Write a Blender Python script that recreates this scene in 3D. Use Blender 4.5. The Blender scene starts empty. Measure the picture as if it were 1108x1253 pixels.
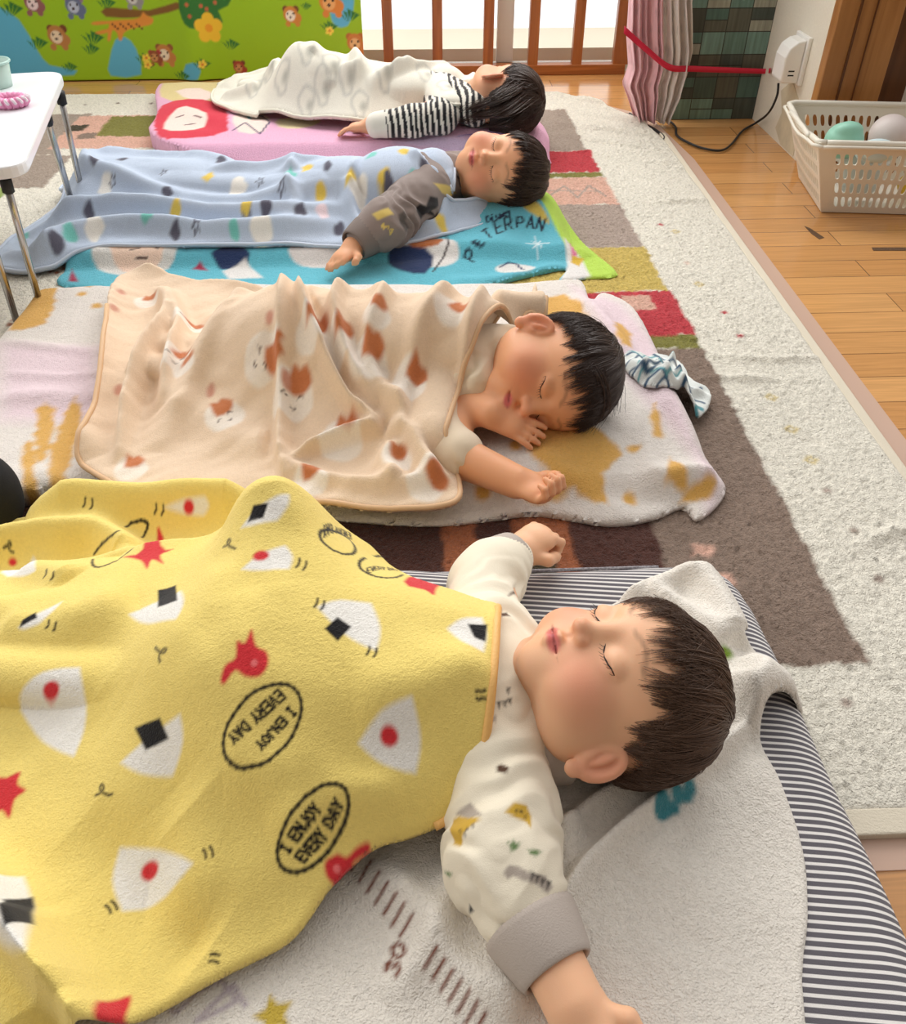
import bpy, bmesh, math, random
import numpy as np
from mathutils import Vector, Matrix
try:
    import openvdb
except ImportError:
    import pyopenvdb as openvdb

SC = bpy.context.scene
COL = SC.collection
rng = np.random.default_rng(7)
random.seed(7)

# ------------------------------------------------------------ camera
FPX, CX, CY = 1050.0, 554.0, 626.5
PITCH, YAW, CH = math.radians(40.4), math.radians(-2.45), 0.76
cam_d = bpy.data.cameras.new('camera')
cam_d.sensor_fit = 'HORIZONTAL'
cam_d.sensor_width = 36.0
cam_d.lens = 36.0 * FPX / 1108.0
cam_d.clip_start = 0.02
cam = bpy.data.objects.new('camera', cam_d)
cam.location = (0, 0, CH)
cam.rotation_euler = (math.pi / 2 - PITCH, 0, YAW)
COL.objects.link(cam)
SC.camera = cam

# ------------------------------------------------------------ light
SC.view_settings.view_transform = 'Standard'
SC.view_settings.look = 'None'
SC.view_settings.gamma = 1.0
SC.view_settings.use_curve_mapping = False
SC.view_settings.exposure = 0.31

world = bpy.data.worlds.new('daylight')
SC.world = world
world.use_nodes = True
wn, wl = world.node_tree.nodes, world.node_tree.links
wn.clear()
w_out = wn.new('ShaderNodeOutputWorld')
w_bg = wn.new('ShaderNodeBackground')
w_tc = wn.new('ShaderNodeTexCoord')
w_sep = wn.new('ShaderNodeSeparateXYZ')
w_map = wn.new('ShaderNodeMapRange')
w_mix = wn.new('ShaderNodeMix'); w_mix.data_type = 'RGBA'
wl.new(w_tc.outputs['Generated'], w_sep.inputs[0])
wl.new(w_sep.outputs['Y'], w_map.inputs['Value'])
w_map.inputs['From Min'].default_value = -0.8
w_map.inputs['From Max'].default_value = 0.75
wl.new(w_map.outputs[0], w_mix.inputs['Factor'])
w_mix.inputs['A'].default_value = (0.19, 0.15, 0.115, 1)
w_mix.inputs['B'].default_value = (1.25, 1.25, 1.25, 1)
wl.new(w_mix.outputs['Result'], w_bg.inputs['Color'])
w_bg.inputs['Strength'].default_value = 0.85
wl.new(w_bg.outputs[0], w_out.inputs[0])

def area(name, loc, target, sx, sy, power, color=(1, 1, 1)):
    l = bpy.data.lights.new(name, 'AREA')
    l.shape = 'RECTANGLE'; l.size = sx; l.size_y = sy
    l.energy = power; l.color = color
    o = bpy.data.objects.new(name, l)
    o.location = loc
    o.rotation_euler = (Vector(target) - Vector(loc)).to_track_quat('-Z', 'Y').to_euler()
    COL.objects.link(o)
    return o
area('window_daylight', (0.2, 3.1, 1.55), (0.0, 1.0, 0.0), 2.6, 1.7, 54, (1.0, 0.985, 0.96))
area('side_window_daylight', (-2.2, 0.9, 1.5), (0.0, 0.9, 0.0), 1.6, 1.3, 12, (1.0, 0.97, 0.92))

# ------------------------------------------------------------ helpers
def at(px, py, z=0.0):
    """the point at height z that the camera sees at a place of the picture"""
    u = (px - CX) / FPX; v = (py - CY) / FPX
    s, c = math.sin(PITCH), math.cos(PITCH)
    dx, dy, dz = u, c - v * s, -s - v * c
    a, b = math.cos(YAW), math.sin(YAW)
    dx, dy = dx * a - dy * b, dx * b + dy * a
    t = (z - CH) / dz
    return Vector((dx * t, dy * t, z))

def on(px, py, H):
    """the point of a height field H(x,y) under that place: first hit marching from the camera"""
    zs = np.arange(0.42, -0.01, -0.0015)
    k = (zs - CH)
    d = at(px, py, 0.0)                       # ray = camera + t * (d - camera)
    t = 1 - zs / CH
    X, Y = d.x * t, d.y * t
    h = H(X, Y)
    hit = np.where(h >= zs)[0]
    i = hit[0] if len(hit) else len(zs) - 1
    return Vector((X[i], Y[i], h[i]))

def srgb(r, g, b):
    f = lambda c: c / 12.92 if c <= 0.04045 else ((c + 0.055) / 1.055) ** 2.4
    return (f(r / 255), f(g / 255), f(b / 255))

def mat(name, col=None, rough=0.8, attr=False, bump=0.0, scale=300.0, sheen=0.0, metal=0.0,
        trans=0.0, alpha=1.0, sss=0.0, vary=0.0, bump2=0.0, scale2=40.0, dist=0.002, spec=0.4, coat=0.0):
    m = bpy.data.materials.new(name)
    m.use_nodes = True
    nt = m.node_tree; N, L = nt.nodes, nt.links
    b = N['Principled BSDF']
    b.inputs['Roughness'].default_value = rough
    b.inputs['Metallic'].default_value = metal
    b.inputs['Specular IOR Level'].default_value = spec
    b.inputs['Sheen Weight'].default_value = sheen
    b.inputs['Sheen Roughness'].default_value = 0.5
    b.inputs['Coat Weight'].default_value = coat
    b.inputs['Transmission Weight'].default_value = trans
    b.inputs['Alpha'].default_value = alpha
    if sss:
        b.inputs['Subsurface Weight'].default_value = sss
        b.inputs['Subsurface Radius'].default_value = (0.012, 0.005, 0.003)
        b.inputs['Subsurface Scale'].default_value = 0.6
    tc = N.new('ShaderNodeTexCoord')
    src = None
    if attr:
        a = N.new('ShaderNodeAttribute'); a.attribute_name = 'Col'
        src = a.outputs['Color']
    else:
        r = N.new('ShaderNodeRGB'); r.outputs[0].default_value = (*col, 1)
        src = r.outputs[0]
    if vary:
        n = N.new('ShaderNodeTexNoise'); n.inputs['Scale'].default_value = scale * 0.4
        n.inputs['Detail'].default_value = 6
        L.new(tc.outputs['Object'], n.inputs['Vector'])
        mr = N.new('ShaderNodeMapRange')
        mr.inputs['From Min'].default_value = 0.3; mr.inputs['From Max'].default_value = 0.7
        mr.inputs['To Min'].default_value = 1 - vary; mr.inputs['To Max'].default_value = 1 + vary
        L.new(n.outputs[0], mr.inputs['Value'])
        mx = N.new('ShaderNodeVectorMath'); mx.operation = 'MULTIPLY'
        L.new(src, mx.inputs[0]); L.new(mr.outputs[0], mx.inputs[1])
        src = mx.outputs[0]
    L.new(src, b.inputs['Base Color'])
    prev = None
    for bs, sc in ((bump, scale), (bump2, scale2)):
        if not bs: continue
        n = N.new('ShaderNodeTexNoise'); n.inputs['Scale'].default_value = sc
        n.inputs['Detail'].default_value = 3
        L.new(tc.outputs['Object'], n.inputs['Vector'])
        bp = N.new('ShaderNodeBump'); bp.inputs['Strength'].default_value = bs
        bp.inputs['Distance'].default_value = dist
        L.new(n.outputs[0], bp.inputs['Height'])
        if prev: L.new(prev, bp.inputs['Normal'])
        prev = bp.outputs[0]
    if prev: L.new(prev, b.inputs['Normal'])
    return m

def tag(o, label=None, cat=None, group=None, kind=None):
    if label: o['label'] = label
    if cat: o['category'] = cat
    if group: o['group'] = group
    if kind: o['kind'] = kind
    return o

def empty(name, loc, label, cat, group=None):
    o = bpy.data.objects.new(name, None); o.location = loc
    o.empty_display_size = 0.05
    COL.objects.link(o)
    return tag(o, label, cat, group)

def link(name, me, m, parent=None, smooth=True):
    o = bpy.data.objects.new(name, me)
    for mm in (m if isinstance(m, (list, tuple)) else [m]):
        me.materials.append(mm)
    if smooth:
        me.shade_smooth()
    COL.objects.link(o)
    if parent:
        o.parent = parent
        o.matrix_parent_inverse = Matrix.Translation(parent.location).inverted()
    return o

def mesh_np(name, V, Q, col=None):
    """mesh from numpy verts, quads (n,4) with optional vertex colours"""
    me = bpy.data.meshes.new(name)
    V = np.asarray(V, dtype=np.float32); Q = np.asarray(Q, dtype=np.int32)
    me.vertices.add(len(V)); me.vertices.foreach_set('co', V.ravel())
    me.loops.add(Q.size); me.loops.foreach_set('vertex_index', Q.ravel())
    me.polygons.add(len(Q))
    me.polygons.foreach_set('loop_start', np.arange(0, Q.size, Q.shape[1], dtype=np.int32))
    me.update(calc_edges=True)
    if col is not None:
        a = me.color_attributes.new('Col', 'FLOAT_COLOR', 'POINT')
        c4 = np.ones((len(V), 4), dtype=np.float32); c4[:, :3] = col
        a.data.foreach_set('color', c4.ravel())
    me.validate()
    return me

def catmull(P, n=8, closed=True):
    P = [np.asarray(p, float) for p in P]
    out = []
    m = len(P)
    rngi = range(m) if closed else range(m - 1)
    for i in rngi:
        if closed:
            a, b, c, d = P[i - 1], P[i], P[(i + 1) % m], P[(i + 2) % m]
        else:
            a, b, c, d = P[max(i - 1, 0)], P[i], P[i + 1], P[min(i + 2, m - 1)]
        for k in range(n):
            t = k / n
            out.append(0.5 * ((2 * b) + (-a + c) * t + (2 * a - 5 * b + 4 * c - d) * t * t + (-a + 3 * b - 3 * c + d) * t ** 3))
    if not closed: out.append(P[-1])
    return np.array(out)

def seg_d(X, Y, a, b):
    """distance to a segment and the parameter along it"""
    ax, ay = a[0], a[1]; dx, dy = b[0] - ax, b[1] - ay
    L2 = dx * dx + dy * dy + 1e-12
    t = np.clip(((X - ax) * dx + (Y - ay) * dy) / L2, 0, 1)
    return np.hypot(X - ax - t * dx, Y - ay - t * dy), t

def poly_sd(X, Y, P):
    """signed distance to polygon (negative inside), nearest point"""
    n = len(P); d = np.full(X.shape, 1e9); nx = np.zeros(X.shape); ny = np.zeros(X.shape)
    ins = np.zeros(X.shape, bool)
    for i in range(n):
        a = P[i]; b = P[(i + 1) % n]
        dx, dy = b[0] - a[0], b[1] - a[1]
        t = np.clip(((X - a[0]) * dx + (Y - a[1]) * dy) / (dx * dx + dy * dy + 1e-14), 0, 1)
        qx = a[0] + t * dx; qy = a[1] + t * dy
        dd = np.hypot(X - qx, Y - qy)
        m = dd < d
        d = np.where(m, dd, d); nx = np.where(m, qx, nx); ny = np.where(m, qy, ny)
        c = ((a[1] > Y) != (b[1] > Y))
        with np.errstate(divide='ignore', invalid='ignore'):
            xi = a[0] + (Y - a[1]) * dx / (dy if abs(dy) > 1e-14 else 1e-14)
        ins ^= (c & (X < xi))
    return np.where(ins, -d, d), nx, ny

def vnoise(X, Y, s, seed=0):
    """smooth value noise in -1..1"""
    r = np.random.default_rng(seed).random((64, 64)) * 2 - 1
    x = X / s + 17.3; y = Y / s + 9.1
    xi = np.floor(x).astype(int); yi = np.floor(y).astype(int)
    fx = x - xi; fy = y - yi
    fx = fx * fx * (3 - 2 * fx); fy = fy * fy * (3 - 2 * fy)
    g = lambda i, j: r[(xi + i) % 64, (yi + j) % 64]
    return (g(0, 0) * (1 - fx) + g(1, 0) * fx) * (1 - fy) + (g(0, 1) * (1 - fx) + g(1, 1) * fx) * fy

def gseg(X, Y, a, b, w, h, p=2.0, h2=None, w2=None):
    d, t = seg_d(X, Y, a, b)
    hh = h if h2 is None else h + (h2 - h) * t
    ww = w if w2 is None else w + (w2 - w) * t
    return hh * np.exp(-(d / ww) ** p)

class Ridge:
    """a fold of cloth: rounded crest along a polyline (world xy), steeper on one side"""
    def __init__(s, pts, w, h, ends=True, side=1.0):
        s.P = catmull([(p[0], p[1]) for p in pts], 4, False); s.w = w; s.h = h; s.ends = ends; s.side = side
        s.box = (s.P[:, 0].min() - 3 * w, s.P[:, 0].max() + 3 * w, s.P[:, 1].min() - 3 * w, s.P[:, 1].max() + 3 * w)
    def __call__(s, X, Y):
        o = np.zeros(X.shape)
        m = (X > s.box[0]) & (X < s.box[1]) & (Y > s.box[2]) & (Y < s.box[3])
        if not m.any(): return o
        x, y = X[m], Y[m]
        d = np.full(x.shape, 1e9); T = np.zeros(x.shape); sg = np.zeros(x.shape)
        n = len(s.P) - 1
        for i in range(n):
            a, b = s.P[i], s.P[i + 1]
            dd, t = seg_d(x, y, a, b)
            k = dd < d
            cr = (b[0] - a[0]) * (y - a[1]) - (b[1] - a[1]) * (x - a[0])
            d = np.where(k, dd, d); T = np.where(k, (i + t) / n, T); sg = np.where(k, cr, sg)
        w = np.where(sg > 0, s.w, s.w * s.side)
        env = np.clip(np.sin(np.pi * np.clip(T, 0, 1)) * 1.6, 0, 1) if s.ends else 1.0
        o[m] = s.h * env * np.exp(-(d / w) ** 2)
        return o

def R(pts, w, h, ends=True, side=1.0, z=0.1):
    """Ridge from picture places; each point may carry its own height"""
    return Ridge([at(p[0], p[1], p[2] if len(p) > 2 else z) for p in pts], w, h, ends, side)

# ---- 2-D paint on a surface: shapes are laid out in the surface's own plane coordinates
class Paint:
    def __init__(s, X, Y, base):
        s.X, s.Y = X, Y
        s.C = np.tile(np.array(base, float), (len(X), 1))
    def _blend(s, idx, d, col, soft):
        a = np.clip(0.5 - d / (2 * soft), 0, 1)[:, None]
        s.C[idx] = s.C[idx] * (1 - a) + np.array(col) * a
    def poly(s, P, col, soft=0.002, smooth=0, wob=0.0, seed=0):
        P = np.array([(p[0], p[1]) for p in P], float)
        if smooth: P = catmull(P, smooth)
        lo, hi = P.min(0) - soft * 2 - wob, P.max(0) + soft * 2 + wob
        idx = np.where((s.X > lo[0]) & (s.X < hi[0]) & (s.Y > lo[1]) & (s.Y < hi[1]))[0]
        if not len(idx): return
        d, _, _ = poly_sd(s.X[idx], s.Y[idx], P)
        if wob: d = d + wob * vnoise(s.X[idx], s.Y[idx], 0.012, seed)
        s._blend(idx, d, col, soft)
    def line(s, P, w, col, soft=0.0012, closed=False):
        P = [(p[0], p[1]) for p in P]
        if closed: P = P + [P[0]]
        A = np.array(P)
        lo, hi = A.min(0) - soft * 2 - w, A.max(0) + soft * 2 + w
        idx = np.where((s.X > lo[0]) & (s.X < hi[0]) & (s.Y > lo[1]) & (s.Y < hi[1]))[0]
        if not len(idx): return
        d = np.full(len(idx), 1e9)
        for a, b in zip(P[:-1], P[1:]):
            d = np.minimum(d, seg_d(s.X[idx], s.Y[idx], a, b)[0])
        s._blend(idx, d - w / 2, col, soft)
    def disc(s, c, r, col, soft=0.002, sy=1.0, rot=0.0, wob=0.0):
        t = np.linspace(0, 2 * np.pi, 20, endpoint=False)
        x, y = r * np.cos(t), r * sy * np.sin(t)
        s.poly(np.c_[c[0] + x * math.cos(rot) - y * math.sin(rot), c[1] + x * math.sin(rot) + y * math.cos(rot)], col, soft, wob=wob)

GLYPH = {  # strokes on a 1 x 1.5 cell
 'A': [[(0, 0), (.5, 1.5), (1, 0)], [(.2, .5), (.8, .5)]],
 'D': [[(0, 0), (0, 1.5), (.6, 1.4), (1, .9), (1, .5), (.6, .1), (0, 0)]],
 'E': [[(1, 0), (0, 0), (0, 1.5), (1, 1.5)], [(0, .75), (.8, .75)]],
 'I': [[(.5, 0), (.5, 1.5)], [(.2, 0), (.8, 0)], [(.2, 1.5), (.8, 1.5)]],
 'J': [[(.9, 1.5), (.9, .3), (.5, 0), (.1, .3)]],
 'N': [[(0, 0), (0, 1.5), (1, 0), (1, 1.5)]],
 'O': [[(.5, 0), (0, .4), (0, 1.1), (.5, 1.5), (1, 1.1), (1, .4), (.5, 0)]],
 'P': [[(0, 0), (0, 1.5), (.7, 1.5), (1, 1.2), (1, .9), (.7, .65), (0, .65)]],
 'R': [[(0, 0), (0, 1.5), (.7, 1.5), (1, 1.2), (1, .9), (.7, .7), (0, .7)], [(.5, .7), (1, 0)]],
 'T': [[(.5, 0), (.5, 1.5)], [(0, 1.5), (1, 1.5)]],
 'V': [[(0, 1.5), (.5, 0), (1, 1.5)]],
 'Y': [[(0, 1.5), (.5, .8), (1, 1.5)], [(.5, .8), (.5, 0)]],
 'i': [[(.5, 0), (.5, 1)], [(.5, 1.35), (.5, 1.45)]],
 's': [[(.8, .9), (.4, 1), (.2, .75), (.75, .35), (.6, .05), (.15, .1)]],
 'n': [[(.1, 0), (.1, 1)], [(.1, .7), (.5, 1), (.85, .7), (.85, 0)]],
 'e': [[(.15, .5), (.85, .55), (.7, .95), (.3, .95), (.1, .5), (.3, .05), (.8, .15)]],
 'y': [[(.1, 1), (.45, .2)], [(.9, 1), (.3, -.5)]],
 'o': [[(.5, 0), (.15, .3), (.15, .75), (.5, 1), (.85, .75), (.85, .3), (.5, 0)]],
 '3': [[(.1, 1.35), (.5, 1.5), (.9, 1.2), (.5, .8), (.95, .4), (.5, 0), (.05, .2)]],
 '0': [[(.5, 0), (0, .4), (0, 1.1), (.5, 1.5), (1, 1.1), (1, .4), (.5, 0)]],
}
def write(pt, txt, f, w, col, adv=1.45, soft=0.0012):
    """f maps glyph coordinates (advance, height) to the surface plane"""
    x = 0
    for ch in txt:
        if ch != ' ':
            for st in GLYPH[ch]:
                pt.line([f(x + a, b) for a, b in st], w, col, soft)
        x += adv if ch != ' ' else adv * 0.7

# ---- cloth sheet: a height field inside an outline, rounded and closed at its edge
class Sheet:
    def __init__(s, outline, H, res=0.004, thick=0.006, down=None, smooth=6, jit=0.0, edge=None, under=None):
        P = np.array([(p[0], p[1]) for p in outline], float)
        if smooth: P = catmull(P, smooth)
        s.P = P; s.H = H
        lo, hi = P.min(0) - res, P.max(0) + res
        nx, ny = int((hi[0] - lo[0]) / res) + 2, int((hi[1] - lo[1]) / res) + 2
        gx = lo[0] + np.arange(nx) * res; gy = lo[1] + np.arange(ny) * res
        X, Y = np.meshgrid(gx, gy, indexing='ij')
        sd, qx, qy = poly_sd(X.ravel(), Y.ravel(), P)
        sd = sd.reshape(X.shape); qx = qx.reshape(X.shape); qy = qy.reshape(X.shape)
        ins = sd <= 0
        cell = ins[:-1, :-1] & ins[1:, :-1] & ins[:-1, 1:] & ins[1:, 1:]
        anyc = ins[:-1, :-1] | ins[1:, :-1] | ins[:-1, 1:] | ins[1:, 1:]
        keep = anyc
        used = np.zeros(X.shape, bool)
        for i, j in ((0, 0), (1, 0), (0, 1), (1, 1)):
            used[i:nx - 1 + i, j:ny - 1 + j] |= keep
        Xs = np.where(ins, X, qx); Ys = np.where(ins, Y, qy)
        near = ins & (sd > -res * 0.35)
        Xs = np.where(near, qx, Xs); Ys = np.where(near, qy, Ys)
        dist = np.where(ins & ~near, -sd, 0.0)
        idx = -np.ones(X.shape, int); idx[used] = np.arange(used.sum())
        x, y, d = Xs[used], Ys[used], dist[used]
        w = edge or thick
        k = np.clip(1 - d / w, 0, 1)
        z = H(x, y) - thick * 0.6 * (1 - np.sqrt(np.clip(1 - k * k, 0, 1)))
        if jit:
            z = z + rng.normal(0, jit, len(z)) * (d > w)
        I, J = np.where(keep)
        Q = np.c_[idx[I, J], idx[I + 1, J], idx[I + 1, J + 1], idx[I, J + 1]]
        # skirt under the rim: boundary edges of the kept cells
        n0 = len(x)
        zb = (z - (down if down is not None else thick * 0.6))
        if under is not None: zb = np.minimum(under(x, y), z - 0.001)
        E = []
        kp = np.pad(keep, 1)
        L_ = keep & ~kp[:-2, 1:-1]; R_ = keep & ~kp[2:, 1:-1]; B_ = keep & ~kp[1:-1, :-2]; T_ = keep & ~kp[1:-1, 2:]
        i, j = np.where(L_); E.append(np.c_[idx[i, j + 1], idx[i, j]][:, ::-1][:, ::-1])
        i, j = np.where(R_); E.append(np.c_[idx[i + 1, j], idx[i + 1, j + 1]])
        i, j = np.where(B_); E.append(np.c_[idx[i, j], idx[i + 1, j]])
        i, j = np.where(T_); E.append(np.c_[idx[i + 1, j + 1], idx[i, j + 1]])
        E = np.concatenate(E)
        ub = np.unique(E)
        mp = -np.ones(n0, int); mp[ub] = n0 + np.arange(len(ub))
        # rim wall, then the underside: a flat or parallel copy of the top
        zb = z - (down if down is not None else thick * 0.6)
        zb[d > w] = (z[d > w] - thick * 0.85) if under is None else zb[d > w]
        if under is not None: zb = np.minimum(under(x, y), z - 0.001)
        Qb = Q[:, ::-1] + n0
        Q = np.concatenate([Q, Qb, np.c_[E[:, 0] + n0, E[:, 1] + n0, E[:, 1], E[:, 0]]])
        s.V = np.c_[np.r_[x, x], np.r_[y, y], np.r_[z, zb]]
        s.Q = Q
        s.paint = None
    def canvas(s, base):
        s.pt = Paint(s.V[:, 0], s.V[:, 1], base)
        return s.pt
    def make(s, name, m, parent=None, label=None, cat=None, group=None, kind=None):
        me = mesh_np(name, s.V, s.Q, s.pt.C if hasattr(s, 'pt') else None)
        o = link(name, me, m, parent)
        return tag(o, label, cat, group, kind)

def box_bm(bm, lo, hi, M=None):
    lo, hi = Vector(lo), Vector(hi)
    vs = [bm.verts.new(Vector((x, y, z)) if M is None else M @ Vector((x, y, z)))
          for x in (lo.x, hi.x) for y in (lo.y, hi.y) for z in (lo.z, hi.z)]
    for f in ((0, 1, 3, 2), (4, 6, 7, 5), (0, 4, 5, 1), (2, 3, 7, 6), (0, 2, 6, 4), (1, 5, 7, 3)):
        bm.faces.new([vs[i] for i in f])

def bm_obj(name, bm, m, parent=None, bevel=0.0, smooth=False, seg=2):
    me = bpy.data.meshes.new(name)
    bmesh.ops.recalc_face_normals(bm, faces=bm.faces)
    bm.to_mesh(me); bm.free()
    o = link(name, me, m, parent, smooth)
    if bevel:
        b = o.modifiers.new('bevel', 'BEVEL'); b.width = bevel; b.segments = seg; b.limit_method = 'ANGLE'
    return o

def box(name, lo, hi, m, parent=None, bevel=0.0, M=None):
    bm = bmesh.new(); box_bm(bm, lo, hi, M)
    return bm_obj(name, bm, m, parent, bevel)

def tubes(name, lines, m, parent=None, res=3, cyclic=False):
    """lines: list of (points, radius or radii)"""
    V, Q = [], []
    ns = 4 + res * 2
    for pts, r in lines:
        P = np.array([tuple(p) for p in pts], float); n = len(P)
        rr = np.full(n, r) if np.isscalar(r) else np.array(r)
        T = np.gradient(P, axis=0); T /= np.linalg.norm(T, axis=1)[:, None] + 1e-12
        up = np.array([0, 0, 1.0]) if abs(T[0][2]) < 0.9 else np.array([1.0, 0, 0])
        a = np.cross(T[0], up); a /= np.linalg.norm(a)
        base = sum(len(v) for v in V)
        ring = []
        for i in range(n):
            a = a - T[i] * a.dot(T[i]); a /= np.linalg.norm(a) + 1e-12
            b = np.cross(T[i], a)
            th = np.linspace(0, 2 * np.pi, ns, endpoint=False)
            ring.append(P[i] + rr[i] * (np.cos(th)[:, None] * a + np.sin(th)[:, None] * b))
        V.append(np.concatenate(ring))
        for i in range(n - 1):
            for k in range(ns):
                k2 = (k + 1) % ns
                Q.append((base + i * ns + k, base + i * ns + k2, base + (i + 1) * ns + k2, base + (i + 1) * ns + k))
        for i0 in (0, n - 1):   # caps
            o = base + i0 * ns
            for k in range(1, ns // 2):
                q = (o + k, o + (k - 1), o + ns - k, o + ns - k - 1) if k > 0 else None
                Q.append(q if i0 == 0 else q[::-1])
    me = mesh_np(name, np.concatenate(V), np.array(Q))
    return link(name, me, m, parent)

# ---- sculpting field: smooth unions of simple solids turned into one continuous skin
class Field:
    def __init__(s, lo, hi, h):
        s.lo = np.array(lo, float); s.h = h
        s.n = np.ceil((np.array(hi) - s.lo) / h).astype(int) + 1
        s.A = np.full(s.n, 0.05, np.float32)
    def _apply(s, c_lo, c_hi, fn, k, op):
        pad = k + 0.006
        a = np.clip(np.floor((c_lo - pad - s.lo) / s.h).astype(int), 0, s.n - 1)
        b = np.clip(np.ceil((c_hi + pad - s.lo) / s.h).astype(int) + 1, 0, s.n)
        if (b <= a).any(): return
        g = np.meshgrid(*[s.lo[i] + np.arange(a[i], b[i]) * s.h for i in range(3)], indexing='ij')
        d = fn(np.stack(g, -1)).astype(np.float32)
        sl = tuple(slice(a[i], b[i]) for i in range(3))
        o = s.A[sl]
        if op == 'u':
            t = np.clip(0.5 + 0.5 * (o - d) / k, 0, 1) if k > 0 else (o > d).astype(np.float32)
            s.A[sl] = o * (1 - t) + d * t - k * t * (1 - t)
        elif op == 's':
            t = np.clip(0.5 - 0.5 * (o + d) / k, 0, 1)
            s.A[sl] = o * (1 - t) - d * t + k * t * (1 - t)
        elif op == 'i':
            s.A[sl] = np.maximum(o, d)
    def ell(s, c, r, M=None, k=0.01, op='u'):
        c = np.array(tuple(c), float); r = np.array(r, float)
        Mi = np.array(M.to_3x3()) if M is not None else np.eye(3)
        ext = np.abs(Mi) @ r
        def fn(p):
            q = (p - c) @ Mi
            k0 = np.linalg.norm(q / r, axis=-1); k1 = np.linalg.norm(q / (r * r), axis=-1) + 1e-9
            return k0 * (k0 - 1) / k1
        s._apply(c - ext, c + ext, fn, k, op)
    def cap(s, a, b, ra, rb=None, k=0.01, op='u'):
        a = np.array(tuple(a), float); b = np.array(tuple(b), float)
        rb = ra if rb is None else rb
        ba = b - a; L2 = ba.dot(ba) + 1e-12
        def fn(p):
            t = np.clip(((p - a) @ ba) / L2, 0, 1)
            return np.linalg.norm(p - a - t[..., None] * ba, axis=-1) - (ra + (rb - ra) * t)
        R_ = max(ra, rb)
        s._apply(np.minimum(a, b) - R_, np.maximum(a, b) + R_, fn, k, op)
    def chain(s, pts, rad, k=0.008, op='u'):
        for i in range(len(pts) - 1): s.cap(pts[i], pts[i + 1], rad[i], rad[i + 1], k, op)
    def sample(s, p):
        q = (np.array(tuple(p)) - s.lo) / s.h
        i = np.clip(np.floor(q).astype(int), 0, s.n - 2); f = q - i
        v = 0
        for dx in (0, 1):
            for dy in (0, 1):
                for dz in (0, 1):
                    v += s.A[i[0] + dx, i[1] + dy, i[2] + dz] * abs(1 - dx - f[0]) * abs(1 - dy - f[1]) * abs(1 - dz - f[2])
        return v
    def cast(s, p, d, L=0.2):
        """walk from p along d to the surface"""
        p = Vector(p); d = Vector(d).normalized(); t = 0
        while t < L:
            q = p + d * t
            if s.sample(q) <= 0: return q
            t += 0.001
        return p + d * (L * 0.5)
    def mesh(s, name, colf=None):
        g = openvdb.FloatGrid(background=0.05)
        g.copyFromArray(np.clip(s.A, -0.05, 0.05).astype(np.float32))
        V, Q = g.convertToQuads(0.0)
        V = np.asarray(V, float) * s.h + s.lo
        Q = np.asarray(Q)[:, ::-1]
        return V, Q

def head_frame(fwd, up):
    f = Vector(fwd).normalized(); u = Vector(up); u = (u - f * u.dot(f)).normalized()
    l = u.cross(f) * -1.0   # the child's left
    l = (f.cross(u)).normalized() * -1.0
    # left = up x forward
    l = u.cross(f).normalized()
    return Matrix((l, f, u)).transposed()

# ============================================================ THE ROOM
# floor: oak boards, 7.5 cm wide, running left to right
def floor_material():
    m = bpy.data.materials.new('oak_boards'); m.use_nodes = True
    nt = m.node_tree; N, L = nt.nodes, nt.links
    b = N['Principled BSDF']
    tc = N.new('ShaderNodeTexCoord')
    br = N.new('ShaderNodeTexBrick')
    br.inputs['Scale'].default_value = 1.0
    br.inputs['Brick Width'].default_value = 0.91
    br.inputs['Row Height'].default_value = 0.0757
    br.inputs['Mortar Size'].default_value = 0.0009
    br.inputs['Mortar Smooth'].default_value = 0.2
    br.inputs['Color1'].default_value = (*srgb(212, 158, 98), 1)
    br.inputs['Color2'].default_value = (*srgb(194, 138, 80), 1)
    br.inputs['Mortar'].default_value = (*srgb(104, 66, 32), 1)
    L.new(tc.outputs['Object'], br.inputs['Vector'])
    mp = N.new('ShaderNodeMapping'); mp.inputs['Scale'].default_value = (2.2, 60, 1)
    L.new(tc.outputs['Object'], mp.inputs['Vector'])
    ns = N.new('ShaderNodeTexNoise'); ns.inputs['Scale'].default_value = 2.0
    ns.inputs['Detail'].default_value = 8; ns.inputs['Distortion'].default_value = 1.5
    L.new(mp.outputs[0], ns.inputs['Vector'])
    mr = N.new('ShaderNodeMapRange'); mr.inputs['From Min'].default_value = 0.3; mr.inputs['From Max'].default_value = 0.7
    mr.inputs['To Min'].default_value = 0.84; mr.inputs['To Max'].default_value = 1.12
    L.new(ns.outputs[0], mr.inputs['Value'])
    mx = N.new('ShaderNodeVectorMath'); mx.operation = 'MULTIPLY'
    L.new(br.outputs['Color'], mx.inputs[0]); L.new(mr.outputs[0], mx.inputs[1])
    L.new(mx.outputs[0], b.inputs['Base Color'])
    b.inputs['Roughness'].default_value = 0.22
    b.inputs['Coat Weight'].default_value = 0.3
    b.inputs['Coat Roughness'].default_value = 0.12
    bp = N.new('ShaderNodeBump'); bp.inputs['Strength'].default_value = 0.35; bp.inputs['Distance'].default_value = 0.001
    L.new(br.outputs['Fac'], bp.inputs['Height']); bp.invert = True
    L.new(bp.outputs[0], b.inputs['Normal'])
    return m

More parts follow.
